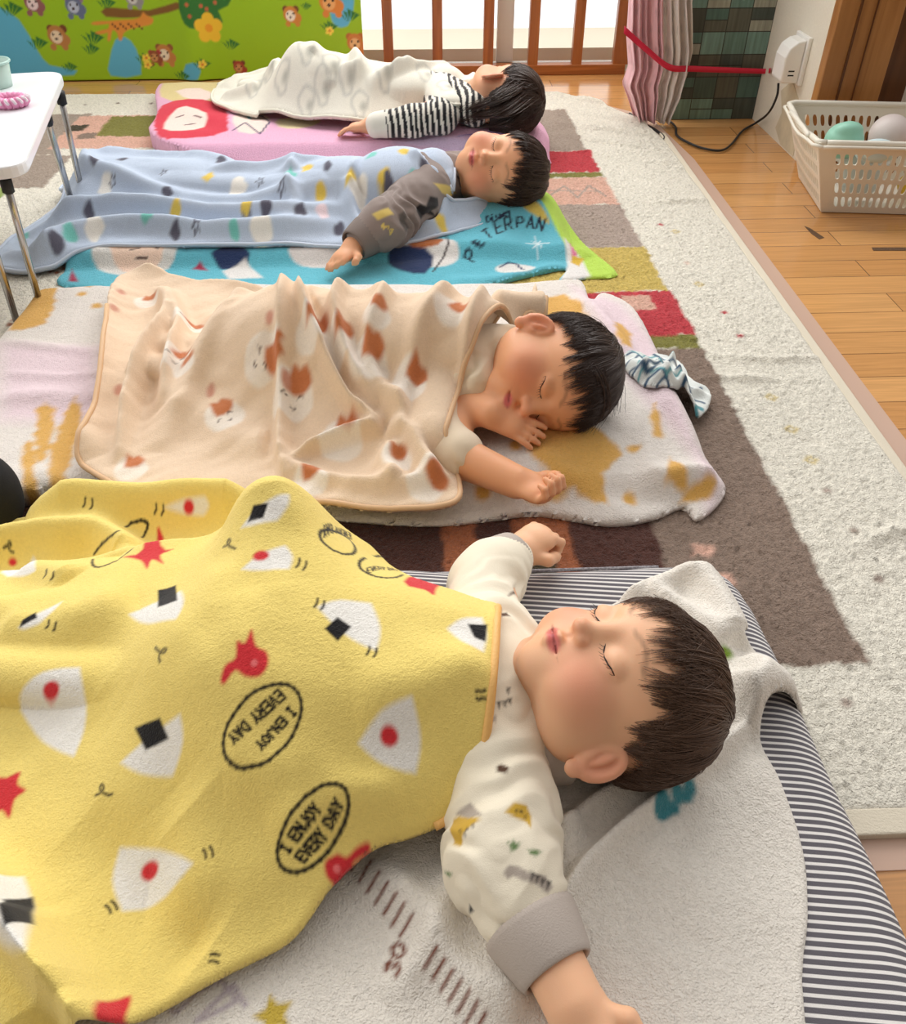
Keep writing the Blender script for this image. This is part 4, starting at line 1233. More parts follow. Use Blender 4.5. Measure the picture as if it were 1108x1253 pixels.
# folds round the shoulder and the sleeve
def onS(px, py, Fd=S4):
    o = Vector((0, 0, CH)); g = at(px, py, 0.0); dv = (g - o).normalized(); L0 = (g - o).length
    return Fd.cast(g - dv * min(L0 * 0.9, 0.40), dv, 0.40)
MU, LG, GD, BD = srgb(206, 166, 60), srgb(106, 132, 84), srgb(172, 160, 148), srgb(84, 58, 42)
def prints4(V, C):
    b = lambda pts, col: blob3(V, C, S4, None, pts, col)
    b(((552, 1003), (560, 998), (590, 1004), (575, 1015), (566, 1024), (563, 1036), (554, 1033)), MU)
    b(((617, 995), (628, 984), (644, 986), (651, 998), (650, 1013), (644, 1004), (630, 1000)), MU)
    b(((556, 996), (575, 982), (592, 1000), (574, 1002)), GD)
    for x, y in ((565, 1018), (573, 1016), (580, 1012), (570, 1022), (632, 993), (638, 993), (643, 998)): b([(x + 1.6 * math.cos(k), y + 1.6 * math.sin(k)) for k in range(6)], BK)
    b(((624, 1036), (620, 1028), (626, 1032), (629, 1026), (632, 1032), (637, 1030), (634, 1038), (626, 1042)), LG)
    b(((646, 1040), (656, 1040), (660, 1043), (654, 1048), (647, 1045)), LG); b(((545, 1066), (552, 1068), (549, 1074)), LG)
    b(((615, 1068), (622, 1058), (636, 1061), (646, 1068), (664, 1072), (674, 1086), (668, 1094), (654, 1082), (640, 1078), (628, 1072), (620, 1076)), GD)
    for x in (648, 654, 660, 667): b(((x, 1067 + (x - 648) * .6), (x + 5, 1069 + (x - 648) * .6), (x, 1077 + (x - 648) * .6)), BK)
    b(((572, 1110), (580, 1125), (578, 1138), (590, 1150), (573, 1140)), GD); b(((573, 1108), (578, 1116), (572, 1120)), BK)
    b(((607, 937), (614, 935), (622, 941), (619, 948), (608, 945)), BD)
    for x, y in ((610, 862), (617, 861), (623, 858), (621, 845)): b(((x - 2, y - 3), (x + 3, y - 4), (x + 1, y + 5)), BK)
    b(((612, 750), (620, 748), (624, 755), (613, 756)), BD); b(((622, 727), (628, 724), (632, 730)), BD); b(((601, 877), (607, 876), (606, 884), (601, 883)), GD)
s4 = cloth_mesh(S4, 'long_sleeved_top', CR, p4, M_jersey, prints4, amp=0.0030, sc=0.034, seed=9, axis=(0.35, -1.0, 0.2))
# ribbed cuffs and neckband
M_rib = mat('grey_rib', srgb(186, 174, 164), 0.9, bump=0.3, scale=700)
def ribbed(name, c0, c1, r0_, r1_, m, parent, n=96, th=0.0022, flat=1.0):
    c0, c1 = Vector(c0), Vector(c1); ax = (c1 - c0).normalized(); e1 = Vector((0, 0, 1)); e1 = (e1 - ax * e1.dot(ax)).normalized(); e2 = ax.cross(e1)
    V, Q = [], []
    prof = [(0.0, 0, -0.004), (0.04, 0, 0.0), (0.15, 0, .001), (0.5, 0, .0012), (0.88, 0, 0.0008), (0.97, 0, 0.0), (1.0, 0, -0.0012), (0.97, 0, -0.0035), (0.6, 0, -0.004)]
    for t, _, dr in prof:
        for k in range(n):
            th_ = 2 * math.pi * k / n
            rib = 0.0004 * math.cos(th_ * n / 2) if 0.02 < t < 0.99 and dr > -0.002 else 0
            r = r0_ + (r1_ - r0_) * t + dr + rib
            V.append(c0 + ax * (c1 - c0).length * t + e1 * math.cos(th_) * r * flat + e2 * math.sin(th_) * r)
    for i in range(len(prof) - 1):
        for k in range(n): Q.append((i * n + k, i * n + (k + 1) % n, (i + 1) * n + (k + 1) % n, (i + 1) * n + k))
    return link(name, mesh_np(name, np.array([tuple(v) for v in V]), np.array(Q)), m, parent)
ribbed('cuff', at(646, 1126, 0.091), at(683, 1190, 0.088), 0.0385, 0.0290, M_rib, p4)
ribbed('cuff', at(613, 689, 0.088), at(631, 677, 0.086), 0.031, 0.026, M_rib, p4)
ribbed('neckband', nk + Vector((-0.030, 0, -0.002)), nk + Vector((0.002, 0.0, -0.003)), 0.054, 0.052, M_rib, p4)

# ------------------------------------------------ second nearest child (third bed)
def cast_on(Fd, px, py, L=0.4):
    o = Vector((0, 0, CH)); g = at(px, py, 0.0); dv = (g - o).normalized()
    return Fd.cast(g - dv * L, dv, L)
SKIN3 = srgb(226, 164, 122)
c3 = at(675, 460, 0.116)
M3 = head_frame((-0.25, -0.95, -0.08), (1.0, -0.26, -0.06))
p3 = empty('person', at(590, 470, 0.04), 'toddler asleep on the side, hand by the mouth, under the tan blanket', 'person', 'sleeping toddlers')
F3 = Field((-0.48, 0.80, 0.032), (0.31, 1.30, 0.24), 0.0027)
P3 = build_head(F3, c3, M3, 1.0)
lashes(F3, P3, M3, 1.0, p3)
nk3 = P3(0, -0.03, -0.06)
ch3 = Vector((0.015, 1.11, 0.112))
F3.cap(nk3, ch3 + Vector((0.03, 0.0, 0.0)), 0.036, 0.042, 0.02)
F3.ell(ch3 + Vector((-0.05, 0, 0)), (0.085, 0.058, 0.064), None, 0.03)
F3.ell(Vector((-0.13, 1.12, 0.108)), (0.09, 0.056, 0.060), None, 0.03)
F3.chain([ch3 + Vector((0.03, 0.0, 0.035)), at(546, 486, 0.080), at(600, 507, 0.100)], [0.030, 0.027, 0.0205], 0.015)
wr3a = at(600, 507, 0.100)
build_hand(F3, wr3a, at(662, 536, 0.078) - wr3a, (0.25, 0.35, -0.8), 1, 0.90, 0.12)
wr3b = at(632, 590, 0.068)
F3.chain([ch3 + Vector((0.02, -0.03, -0.02)), at(556, 556, 0.070), wr3b], [0.030, 0.029, 0.022], 0.015)
build_hand(F3, wr3b, at(666, 606, 0.070) - wr3b, (-0.2, 0.35, 0.9), -1, 0.98, 1.05)
for sg in (-1, 1):
    F3.chain([Vector((-0.16, 1.12 + sg * .03, 0.10)), Vector((-0.27, 1.13 + sg * 0.04, 0.078)), Vector((-0.40, 1.18 + sg * 0.03, 0.070))], [0.044, 0.030, 0.022], 0.02)
    F3.ell(Vector((-0.42, 1.18 + sg * 0.03, 0.072)), (0.018, 0.018, 0.024), None, 0.012)
skin_obj(F3, 'body', SKIN3, [(c3, M3, 1.0)], p3, M_skin)
hair(F3, P3, c3, M3, 1.0, p3, n=3600, L=(0.07, 0.13), whorl=(0.0, -0.5, 0.85), fringe=0.030, seedv=14, sweep=(0.0, 0.35, 0.0), rad=0.0005,
     long_pts=[([at(690, 398, .16), at(735, 430, .14), at(752, 470, .10), at(748, 512, .065)], 60, 0.008, 0.0005),
               ([at(700, 420, .17), at(730, 460, .15), at(735, 500, .10), at(715, 528, .07)], 50, 0.008, 0.0005)])
S3 = Field((-0.22, 0.86, 0.035), (0.16, 1.26, 0.24), 0.0028)
S3.ell(ch3 + Vector((-0.05, 0, 0)), (0.092, 0.066, 0.070), None, 0.02)
S3.ell(Vector((-0.13, 1.12, 0.104)), (0.08, 0.062, 0.060), None, 0.02)
S3.cap(ch3 + Vector((0.01, 0, 0.0)), nk3 + Vector((-0.014, 0.004, 0.0)), 0.060, 0.044, 0.02)
S3.chain([ch3 + Vector((0.01, 0.0, 0.035)), at(560, 440, 0.125), at(580, 470, 0.108)], [0.045, 0.042, 0.037], 0.015)
S3.chain([ch3 + Vector((0.01, -0.03, -0.02)), at(533, 540, 0.074), at(560, 556, 0.072)], [0.045, 0.038, 0.036], 0.015)
cloth_mesh(S3, 'cream_top', srgb(226, 208, 182), p3, M_jersey, None, amp=0.0035, sc=0.03, seed=3, axis=(1, -.5, 0.3))

# ------------------------------------------------ third nearest child (second bed)
SKIN2 = srgb(230, 170, 130)
c2 = at(613, 209, 0.122)
M2 = head_frame((-0.22, -0.80, 0.62), (1.0, -0.20, 0.02))
p2 = empty('person', at(540, 225, 0.04), 'sleeping toddler in a grey sweatshirt with dinosaur print, under the light blue blanket', 'person', 'sleeping toddlers')
F2 = Field((-0.62, 1.58, 0.035), (0.32, 2.05, 0.24), 0.0032)
P2 = build_head(F2, c2, M2, 1.02)
lashes(F2, P2, M2, 1.02, p2)
nk2 = P2(0, -0.03, -0.06)
ch2 = Vector((0.015, 1.865, 0.105))
F2.cap(nk2, ch2 + Vector((0.03, 0, 0)), 0.036, 0.042, 0.02)
F2.ell(ch2 + Vector((-0.05, 0, 0)), (0.085, 0.070, 0.052), None, 0.03)
F2.ell(Vector((-0.15, 1.875, 0.10)), (0.10, 0.060, 0.045), None, 0.03)
wr2 = at(432, 302, 0.062)
F2.chain([ch2 + Vector((0.02, -0.07, 0.0)), at(490, 262, 0.085), wr2], [0.032, 0.027, 0.021], 0.015)
build_hand(F2, wr2, at(400, 330, 0.045) - wr2, (0.1, -0.25, -0.95), 1, 1.0, 0.35)
F2.chain([ch2 + Vector((0.0, 0.06, 0.0)), Vector((-0.06, 1.95, 0.09)), Vector((-0.16, 1.93, 0.085))], [0.030, 0.026, 0.020], 0.015)
for sg in (-1, 1):
    F2.chain([Vector((-0.2, 1.88 + sg * .03, 0.09)), Vector((-0.33, 1.90 + sg * 0.035, 0.082)), Vector((-0.50, 1.94 + sg * 0.03, 0.072))], [0.040, 0.030, 0.022], 0.02)
    F2.ell(Vector((-0.53, 1.945 + sg * 0.03, 0.075)), (0.02, 0.018, 0.024), None, 0.012)
skin_obj(F2, 'body', SKIN2, [(c2, M2, 1.02)], p2, M_skin)
hair(F2, P2, c2, M2, 1.02, p2, n=3000, L=(0.05, 0.10), whorl=(0.0, -0.5, 0.85), fringe=0.025, seedv=24, rad=0.0007)
S2 = Field((-0.22, 1.60, 0.035), (0.16, 2.02, 0.24), 0.0032)
S2.ell(ch2 + Vector((-0.05, 0, 0)), (0.095, 0.082, 0.060), None, 0.02)
S2.cap(ch2 + Vector((0.01, 0, 0.0)), nk2 + Vector((-0.010, 0, 0)), 0.060, 0.048, 0.02)
S2.chain([ch2 + Vector((0.01, -0.05, 0)), at(505, 250, 0.095), at(470, 275, 0.085), at(446, 290, 0.072)], [0.052, 0.050, 0.047, 0.036], 0.018)
def prints2(V, C):
    b = lambda pts, col: blob3(V, C, S2, None, pts, col, 0.002)
    Y2, K2 = srgb(208, 184, 104), srgb(40, 36, 38)
    b(((508, 258), (512, 250), (520, 252), (526, 240), (535, 242), (536, 252), (528, 258), (533, 266), (522, 262), (514, 268)), K2)
    b(((530, 224), (545, 226), (558, 236), (550, 242), (540, 236)), Y2); b(((455, 262), (475, 254), (482, 262), (462, 270)), Y2)
    b(((488, 262), (494, 258), (496, 270), (502, 280), (494, 284), (490, 274)), srgb(96, 88, 84))
    b(((556, 212), (566, 220), (572, 232), (562, 228)), K2); b(((436, 192), (446, 192), (446, 200)), Y2)
    # small yellow lettering on the forearm
    O, X1, U1 = cast_on(S2, 478, 286), cast_on(S2, 466, 276), cast_on(S2, 480, 281)
    if (X1 - O).length < 0.06 and (U1 - O).length < 0.04:
        ex = (X1 - O) / 5.5; ey = (U1 - O) / 1.0
        x = 0
        for ch in 'Dino':
            for st in GLYPH[ch]:
                for a0, b0 in zip(st[:-1], st[1:]):
                    for t in np.linspace(0, 1, 5):
                        q = O + ex * (x + a0[0] + (b0[0] - a0[0]) * t) + ey * (a0[1] + (b0[1] - a0[1]) * t) * 0.7
                        d = np.linalg.norm(V - np.array(tuple(q)), axis=1)
                        C[d < 0.0022] = Y2
            x += 1.4
cloth_mesh(S2, 'grey_sweatshirt', srgb(138, 124, 118), p2, M_jersey, prints2, amp=0.005, sc=0.036, seed=13, axis=(1, 1, 0.2))
ribbed('cuff', at(452, 286, 0.074), at(432, 301, 0.064), 0.040, 0.031, mat('brown_grey_rib', srgb(124, 112, 106), 0.9, bump=.3, scale=700), p2, 60)

# ------------------------------------------------ farthest child (first bed)
c1 = at(617, 120, 0.135)
M1 = head_frame((-0.12, 0.92, 0.36), (1.0, 0.02, 0.05))
p1 = empty('person', at(540, 145, 0.05), 'sleeping toddler with long dark hair facing the window, in a black and white striped top', 'person', 'sleeping toddlers')
F1 = Field((-0.55, 2.25, 0.05), (0.36, 2.80, 0.27), 0.0034)
P1 = build_head(F1, c1, M1, 1.02)
nk1 = P1(0, -0.03, -0.06)
ch1 = Vector((0.05, 2.51, 0.12))
F1.cap(nk1, ch1 + Vector((0.03, 0, 0)), 0.036, 0.042, 0.02)
F1.ell(ch1 + Vector((-0.05, 0, 0)), (0.085, 0.066, 0.048), None, 0.03)
F1.ell(Vector((-0.12, 2.53, 0.12)), (0.09, 0.060, 0.050), None, 0.03)
F1.ell(Vector((-0.22, 2.55, 0.14)), (0.07, 0.060, 0.060), None, 0.03)
wr1 = at(452, 154, 0.085)
F1.chain([ch1 + Vector((0.03, -0.05, 0.0)), at(520, 146, 0.095), wr1], [0.030, 0.027, 0.021], 0.015)
build_hand(F1, wr1, at(424, 157, 0.078) - wr1, (0, -0.2, -0.97), -1, 1.0, 0.25)
for sg in (-1, 1):
    F1.chain([Vector((-0.22, 2.55 + sg * .03, 0.13)), Vector((-0.34, 2.60 + sg * 0.02, 0.10)), Vector((-0.46, 2.70 + sg * 0.02, 0.082))], [0.040, 0.028, 0.020], 0.02)
skin_obj(F1, 'body', srgb(228, 168, 132), [(c1, M1, 1.02)], p1, M_skin)
hair(F1, P1, c1, M1, 1.02, p1, n=2600, L=(0.08, 0.14), whorl=(0.0, -0.1, 1.0), fringe=0.02, seedv=34, rad=0.0009,
     long_pts=[([at(640, 118, .15), at(612, 140, .14), at(585, 144, .11), at(560, 152, .085)], 130, 0.013, 0.0010),
               ([at(648, 130, .13), at(625, 152, .10), at(600, 156, .08), at(572, 156, .072)], 120, 0.012, 0.0010),
               ([at(640, 105, .17), at(610, 122, .17), at(585, 132, .14), at(566, 142, .10)], 120, 0.012, 0.0010),
               ([at(645, 140, .12), at(640, 155, .085), at(620, 160, .07), at(600, 162, .066)], 60, 0.010, 0.0010)])
S1 = Field((-0.20, 2.28, 0.05), (0.20, 2.72, 0.26), 0.0032)
S1.ell(ch1 + Vector((-0.05, 0, 0)), (0.095, 0.078, 0.052), None, 0.02)
S1.cap(ch1 + Vector((0.01, 0, 0.0)), nk1 + Vector((-0.02, 0, 0)), 0.054, 0.044, 0.02)
S1.chain([ch1 + Vector((0.02, -0.04, 0)), at(540, 143, 0.105), at(505, 148, 0.100), at(462, 153, 0.09)], [0.044, 0.040, 0.037, 0.032], 0.018)
ax1 = (at(462, 153, 0.09) - at(545, 143, 0.105)).normalized()
def prints1(V, C):
    sc = (V - np.array(tuple(at(545, 143, .105)))) @ np.array(tuple(ax1))
    end = (at(462, 153, 0.09) - at(545, 143, 0.105)).length
    k = (np.sin((sc + 0.004 * vnoise(V[:, 0], V[:, 1], .03, 4)) * 2 * np.pi / 0.0150) > -0.1) & (sc < end - 0.022)
    C[k] = srgb(34, 32, 36)
cloth_mesh(S1, 'striped_top', srgb(228, 222, 210), p1, M_jersey, prints1, amp=0.003, sc=0.05, seed=23, axis=(1, .5, 0.2))

# ============================================================ BLANKETS (laid over the children)
def body_top(X, Y, ells, caps=()):
    z = np.zeros(np.shape(X))
    for c, r in ells:
        q = 1 - ((X - c[0]) / (r[0] + .006)) ** 2 - ((Y - c[1]) / (r[1] + .006)) ** 2
        z = np.maximum(z, np.where(q > 0, c[2] + r[2] * np.sqrt(np.clip(q, 0, 1)), 0))
    for a, b, ra, rb in caps:
        d, t = seg_d(X, Y, a, b)
        r = ra + (rb - ra) * t
        q = r * r - (d * 0.9) ** 2
        z = np.maximum(z, np.where(q > 0, a[2] + (b[2] - a[2]) * t + np.sqrt(np.clip(q, 0, 1)), 0))
    return z
# yellow blanket
M_fleece = mat('soft_fleece', attr=True, rough=0.9, bump=0.6, scale=700, sheen=0.18, vary=0.035, bump2=0.3, scale2=60, dist=0.002, spec=0.15)
Y4R = [R([(20, 625, .07), (90, 603, .09), (170, 595, .1), (260, 578, .12), (330, 566, .14)], 0.032, 0.05),
       R([(-40, 690, .06), (0, 662, .07), (60, 640, .09), (115, 632, .1), (150, 655, .1), (150, 690, .1)], 0.022, 0.035),
       R([(150, 690, .1), (200, 655, .13), (260, 615, .16), (320, 590, .2)], 0.03, 0.012),
       R([(-60, 1060, .06), (0, 1125, .07), (50, 1190, .07), (105, 1260, .07), (150, 1330, .07)], 0.020, 0.042, side=0.45),
       R([(0, 1180, .06), (50, 1300, .06)], 0.04, 0.022),
       R([(560, 985, .1), (470, 985, .12), (380, 960, .14), (280, 980, .12)], 0.022, 0.010),
       R([(600, 800, .2), (520, 830, .2), (430, 860, .19)], 0.018, 0.008, side=1.5),
       R([(500, 1015, .08), (420, 1010, .10), (330, 1040, .1)], 0.014, 0.008),
       R([(0, 780, .1), (80, 790, .1), (180, 760, .11)], 0.03, 0.012),
       R([(30, 700, .09), (70, 720, .09), (100, 740, .09)], 0.02, 0.012),
       R([(180, 1100, .08), (300, 1080, .09), (400, 1040, .09)], 0.03, 0.010),
       R([(100, 1010, .09), (200, 1120, .08), (260, 1180, .06)], 0.03, -0.008),
       R([(130, 860, .11), (200, 930, .11), (240, 1010, .1)], 0.035, -0.010)]
def yellowH(X, Y):
    base = matt4(X, Y) + 0.009
    a = gseg(X, Y, (0.075, 0.492), (-0.14, 0.53), 0.108, 0.132, 2.8, 0.15, 0.17)
    b = gseg(X, Y, (-0.13, 0.55), (-0.150, 0.655), 0.15, 0.13, 2.2, 0.185, 0.085)
    c = gseg(X, Y, (-0.16, 0.64), (-0.46, 0.60), 0.12, 0.105, 2.2, 0.055, 0.13)
    z = smax(smax(a, b, 0.05), c, 0.05) * (1 - 0.0 * X)
    z = base + z
    z = z + 0.0035 * vnoise(X + .4 * Y, Y, .07, 21) + 0.0018 * vnoise(X, Y + .3 * X, .03, 22)
    for r in Y4R: z = z + 1.25 * r(X, Y)
    bt = body_top(X, Y, [(ch4 + Vector((-0.045, 0.005, -0.002)), (0.098, 0.086, 0.064)), ((-0.13, 0.53, 0.113), (0.09, 0.078, 0.058))],
                  [((-0.18, 0.53 + sg * 0.04, 0.105), (-0.28, 0.57 + sg * 0.045, 0.098), .042, .030) for sg in (-1, 1)] + [((-0.28, 0.57 + sg * 0.045, 0.098), (-0.44, 0.58 + sg * 0.035, 0.098), .030, .024) for sg in (-1, 1)])
    return smax(z, bt + 0.008, 0.012)
y_out = w2([(608, 722, .185), (607, 760, .195), (603, 820, .197), (598, 870, .185), (591, 920, .14), (583, 958, .10), (565, 985, .085), (538, 1005, .08), (500, 1022, .075), (450, 1038, .068), (406, 1079, .065), (361, 1140, .063), (310, 1172, .063), (252, 1201, .063), (158, 1247, .063), (80, 1290, .063)], yellowH) + \
    [Vector(v) for v in ((-0.34, 0.17, 0), (-0.6, 0.15, 0), (-0.72, 0.5, 0), (-0.72, 0.83, 0), (-0.56, 0.845, 0), (-0.42, 0.872, 0), (-0.27, 0.865, 0), (-0.16, 0.81, 0), (-0.09, 0.75, 0), (-0.05, 0.69, 0), (0.0, 0.635, 0), (0.045, 0.60, 0))]
ys = Sheet(y_out, yellowH, 0.0013, 0.007, smooth=5, down=0.005, jit=0.00018)
YB = srgb(242, 217, 124)
pt = ys.canvas(YB)
onY = lambda px, py: on(px, py, yellowH)
WH, BK, RD = srgb(240, 236, 228), srgb(26, 24, 26), srgb(214, 52, 58)
def rice(tri, inner, kind):
    P = [onY(*p) for p in tri]
    c = sum(P, Vector()) / len(P)
    Q = []
    for i in range(3):
        a, b = P[i], P[(i + 1) % 3]
        for t in (0.09, 0.5, 0.91):
            q = a.lerp(b, t)
            if t == 0.5: q = q + (q - c) * 0.28
            Q.append(q)
    pt.poly(Q, WH, 0.0022, smooth=3)
    if kind == 'r':
        p = onY(*inner[0]); pt.disc(p, inner[1] * 0.92, RD, 0.0018, sy=0.8)
    else:
        pt.poly([onY(*p) for p in inner], BK, 0.0012)
rice([(100, 815), (22, 868), (92, 930)], [(63, 845), 0.0085], 'r')
rice([(505, 850), (435, 910), (510, 950)], [(476, 901), 0.0080], 'r')
rice([(145, 1035), (148, 1118), (240, 1056)], [(184, 1067), 0.0085], 'r')
rice([(222, 872), (145, 935), (212, 952)], [(165, 892), (196, 880), (207, 905), (178, 918)], 'k')
rice([(455, 738), (385, 742), (462, 800)], [(413, 756), (430, 768), (413, 785), (397, 770)], 'k')
rice([(590, 755), (545, 770), (592, 800)], [(572, 764), (596, 765), (594, 786), (580, 780)], 'k')
rice([(222, 722), (155, 752), (217, 760)], [(193, 722), (215, 716), (217, 735), (193, 743)], 'k')
rice([(350, 668), (293, 698), (355, 698)], [(319, 680), 0.008], 'r')
rice([(355, 605), (293, 648), (340, 640)], [(310, 620), (328, 616), (322, 635), (303, 640)], 'k')
rice([(252, 608), (200, 622), (250, 632)], [(231, 621), 0.007], 'r')
rice([(78, 735), (22, 770), (48, 765)], [(27, 760), (44, 750), (46, 757), (24, 769)], 'k')
rice([(30, 1070), (-20, 1130), (35, 1170)], [(4, 1101), (41, 1098), (42, 1132), (6, 1135)], 'k')
rice([(40, 676), (0, 702), (45, 700)], [(16, 689), 0.005], 'r')
rice([(585, 925), (560, 975), (590, 960)], [(600, 930), 0.001], 'r')
def fish(pts, eye=None):
    pt.poly([onY(*p) for p in pts], RD, 0.0018, smooth=3)
    if eye: pt.disc(onY(*eye), 0.0028, srgb(240, 120, 120), 0.001)
fish([(308, 772), (313, 790), (326, 798), (328, 815), (318, 828), (300, 828), (288, 822), (276, 838), (270, 834), (276, 815), (288, 805), (290, 786), (300, 788)], (311, 812))
fish([(150, 682), (175, 672), (192, 660), (200, 658), (197, 668), (212, 672), (196, 680), (200, 690), (186, 685), (180, 696), (172, 686)])
fish([(494, 712), (520, 708), (530, 704), (534, 712), (550, 716), (534, 720), (531, 728), (520, 722)])
fish([(-10, 955), (8, 952), (25, 945), (22, 960), (32, 968), (18, 978), (12, 1002), (2, 992), (-12, 1002)])
fish([(118, 1228), (132, 1226), (160, 1219), (155, 1240), (145, 1260), (118, 1262)])
fish([(398, 1055), (412, 1046), (424, 1050), (436, 1038), (450, 1032), (452, 1040), (434, 1052), (428, 1066), (412, 1080), (400, 1074)], (412, 1064))
# speech bubbles with the words
def bubble(c, rx, ry, ang, rows, flip=False, size=1.0, tail=None):
    a = math.radians(ang); ca, sa = math.cos(a), math.sin(a)
    P = []
    for k in range(28):
        t = k / 28 * 2 * math.pi
        ex, ey = rx * math.cos(t), ry * math.sin(t)
        P.append(onY(c[0] + ex * ca - ey * sa, c[1] + ex * sa + ey * ca))
    for i in range(len(P)):
        if (P[i] - P[i - 1]).length < 0.03: pt.line([P[i - 1], P[i]], 0.0026, BK, 0.0011)
    for row, (ox, oy, dx, dy, ux, uy) in rows:
        O = onY(ox, oy); X1 = onY(ox + dx, oy + dy); U1 = onY(ox + ux, oy + uy)
        if (X1 - O).length > 0.10 or (U1 - O).length > 0.022: continue
        n = sum(1.45 if ch != ' ' else 1.0 for ch in row)
        ex, ey = (X1 - O) / n, (U1 - O) / 1.5
        write(pt, row, affine(O, ex, ey), 0.0026 * size, BK, 1.45, 0.0008)
bubble((383, 1014), 62, 32, -56, [('I ENJOY', (353, 1046, 42, -58, -11, -7)), ('EVERY DAY', (372, 1056, 50, -72, -11, -7))], size=0.85)
bubble((321, 889), 60, 37, -50, [('I ENJOY', (354, 865, -44, 48, 9, 9)), ('EVERY DAY', (340, 845, -64, 60, 9, 9))], size=0.85)
bubble((147, 666), 42, 14, -38, [('I ENJOY', (122, 682, 34, -28, -3, -6)), ('EVERY DAY', (131, 689, 44, -38, -3, -6))], size=0.6)
bubble((413, 664), 24, 11, 28, [('I ENJOY', (424, 662, -24, -3, 1, 7)), ('EVERY DAY', (428, 652, -34, -8, 1, 7))], size=0.6)
bubble((468, 694), 29, 13, 8, [('I ENJOY', (455, 693, 24, -2, -1, -7)), ('EVERY DAY', (450, 703, 38, -4, -1, -7))], size=0.6)
# little curls and commas
def curl(c, s=10, a=0.0):
    P = []
    for k in range(14):
        t = k / 13
        x = s * (1.6 * t - 0.8 + 0.55 * math.sin(t * 2 * math.pi)); y = s * (0.55 * math.cos(t * 2 * math.pi) + 0.4 * t)
        P.append(onY(c[0] + x * math.cos(a) - y * math.sin(a), c[1] + x * math.sin(a) + y * math.cos(a)))
    pt.line(P, 0.0019, BK, 0.0010)
for c, s_, a in (((200, 797), 11, 1.0), ((125, 965), 12, -.3), ((280, 664), 9, -.1), ((12, 668), 8, .2)): curl(c, s_, a)
def commas(c, a=0.0):
    for dx in (-4, 5):
        P = []
        for k in range(5):
            t = -0.9 + 1.8 * k / 4
            x, y = dx + 3.5 * math.cos(t), 7 * math.sin(t)
            P.append(onY(c[0] + x * math.cos(a) - y * math.sin(a), c[1] + x * math.sin(a) + y * math.cos(a)))
        pt.line(P, 0.0021, BK, 0.0010)
for c, a in (((252, 1045), -.3), ((134, 1112), -.6), ((262, 1176), -1.4), ((452, 797), .3), ((366, 690), .4), ((57, 703), .3), ((388, 739), .4), ((60, 765), .3), ((588, 848), 1.5), ((192, 624), .2), ((105, 616), .3)): commas(c, a)
M_bind = mat('satin_binding', srgb(238, 186, 110), 0.5, bump=0.3, scale=500)
yo = ys.make('yellow_blanket', M_fleece, None, 'yellow fleece blanket with rice balls and speech bubbles, over the nearest child', 'blanket')
def hem(name, sheet, H, m, parent, r=0.0035, lift=0.0, sel=None):
    P = [p for p in sheet.P if sel is None or sel(p)]
    L3 = [(p[0], p[1], float(H(np.array([p[0]]), np.array([p[1]]))[0]) - r * 0.9 + lift) for p in P]
    return tubes(name, [(L3, r)], m, parent, 2)
hem('binding', ys, yellowH, M_bind, yo, 0.0042, sel=lambda p: p[0] > 0.0 and p[1] < 0.60)

# beige blanket
B3R = [R([(150, 335, .06), (128, 400, .06), (122, 470, .05), (100, 540, .04), (118, 580, .04)], 0.028, 0.026),
       R([(190, 342, .08), (205, 390, .09), (178, 440, .09), (160, 500, .07), (148, 580, .05)], 0.013, 0.030, side=0.7),
       R([(205, 345, .08), (222, 400, .09), (215, 450, .08), (200, 510, .07)], 0.012, 0.026),
       R([(340, 345, .12), (315, 380, .11), (270, 440, .09), (225, 505, .07), (195, 560, .06)], 0.020, 0.020, side=1.6),
       R([(140, 336, .05), (200, 330, .06), (260, 332, .07), (330, 338, .09), (400, 342, .11)], 0.030, 0.018),
       R([(345, 345, .13), (352, 400, .13), (345, 470, .11), (340, 540, .09), (350, 590, .07)], 0.013, 0.018, side=0.45),
       R([(375, 345, .16), (372, 395, .15), (392, 440, .14), (430, 490, .12), (470, 510, .11)], 0.011, 0.020, side=0.6),
       R([(430, 345, .18), (410, 390, .17), (425, 440, .15), (462, 490, .12)], 0.011, 0.018, side=0.7),
       R([(455, 355, .18), (470, 375, .18), (450, 430, .16), (480, 480, .13), (520, 505, .12)], 0.013, 0.016),
       R([(560, 350, .19), (530, 390, .18), (500, 440, .16), (490, 500, .13)], 0.014, 0.018, side=1.5),
       R([(600, 345, .18), (585, 390, .17), (565, 440, .16), (548, 505, .13)], 0.010, 0.014),
       R([(470, 505, .12), (500, 520, .11), (520, 560, .09), (540, 600, .06)], 0.014, 0.022),
       R([(480, 515, .12), (470, 560, .09), (490, 600, .06)], 0.014, 0.014),
       R([(350, 560, .08), (420, 510, .12), (470, 505, .12)], 0.012, 0.018, side=0.5),
       R([(345, 575, .06), (400, 600, .05), (480, 612, .045), (560, 605, .045)], 0.012, 0.010),
       R([(250, 360, .1), (290, 400, .1), (330, 380, .12)], 0.02, 0.010),
       R([(230, 500, .07), (290, 540, .07), (330, 545, .07)], 0.03, 0.010),
       R([(372, 350, .15), (382, 400, .14), (408, 450, .13), (440, 495, .12)], 0.006, -0.012),
       R([(604, 350, .16), (630, 338, .16), (660, 345, .15), (664, 365, .14)], 0.012, 0.012)]
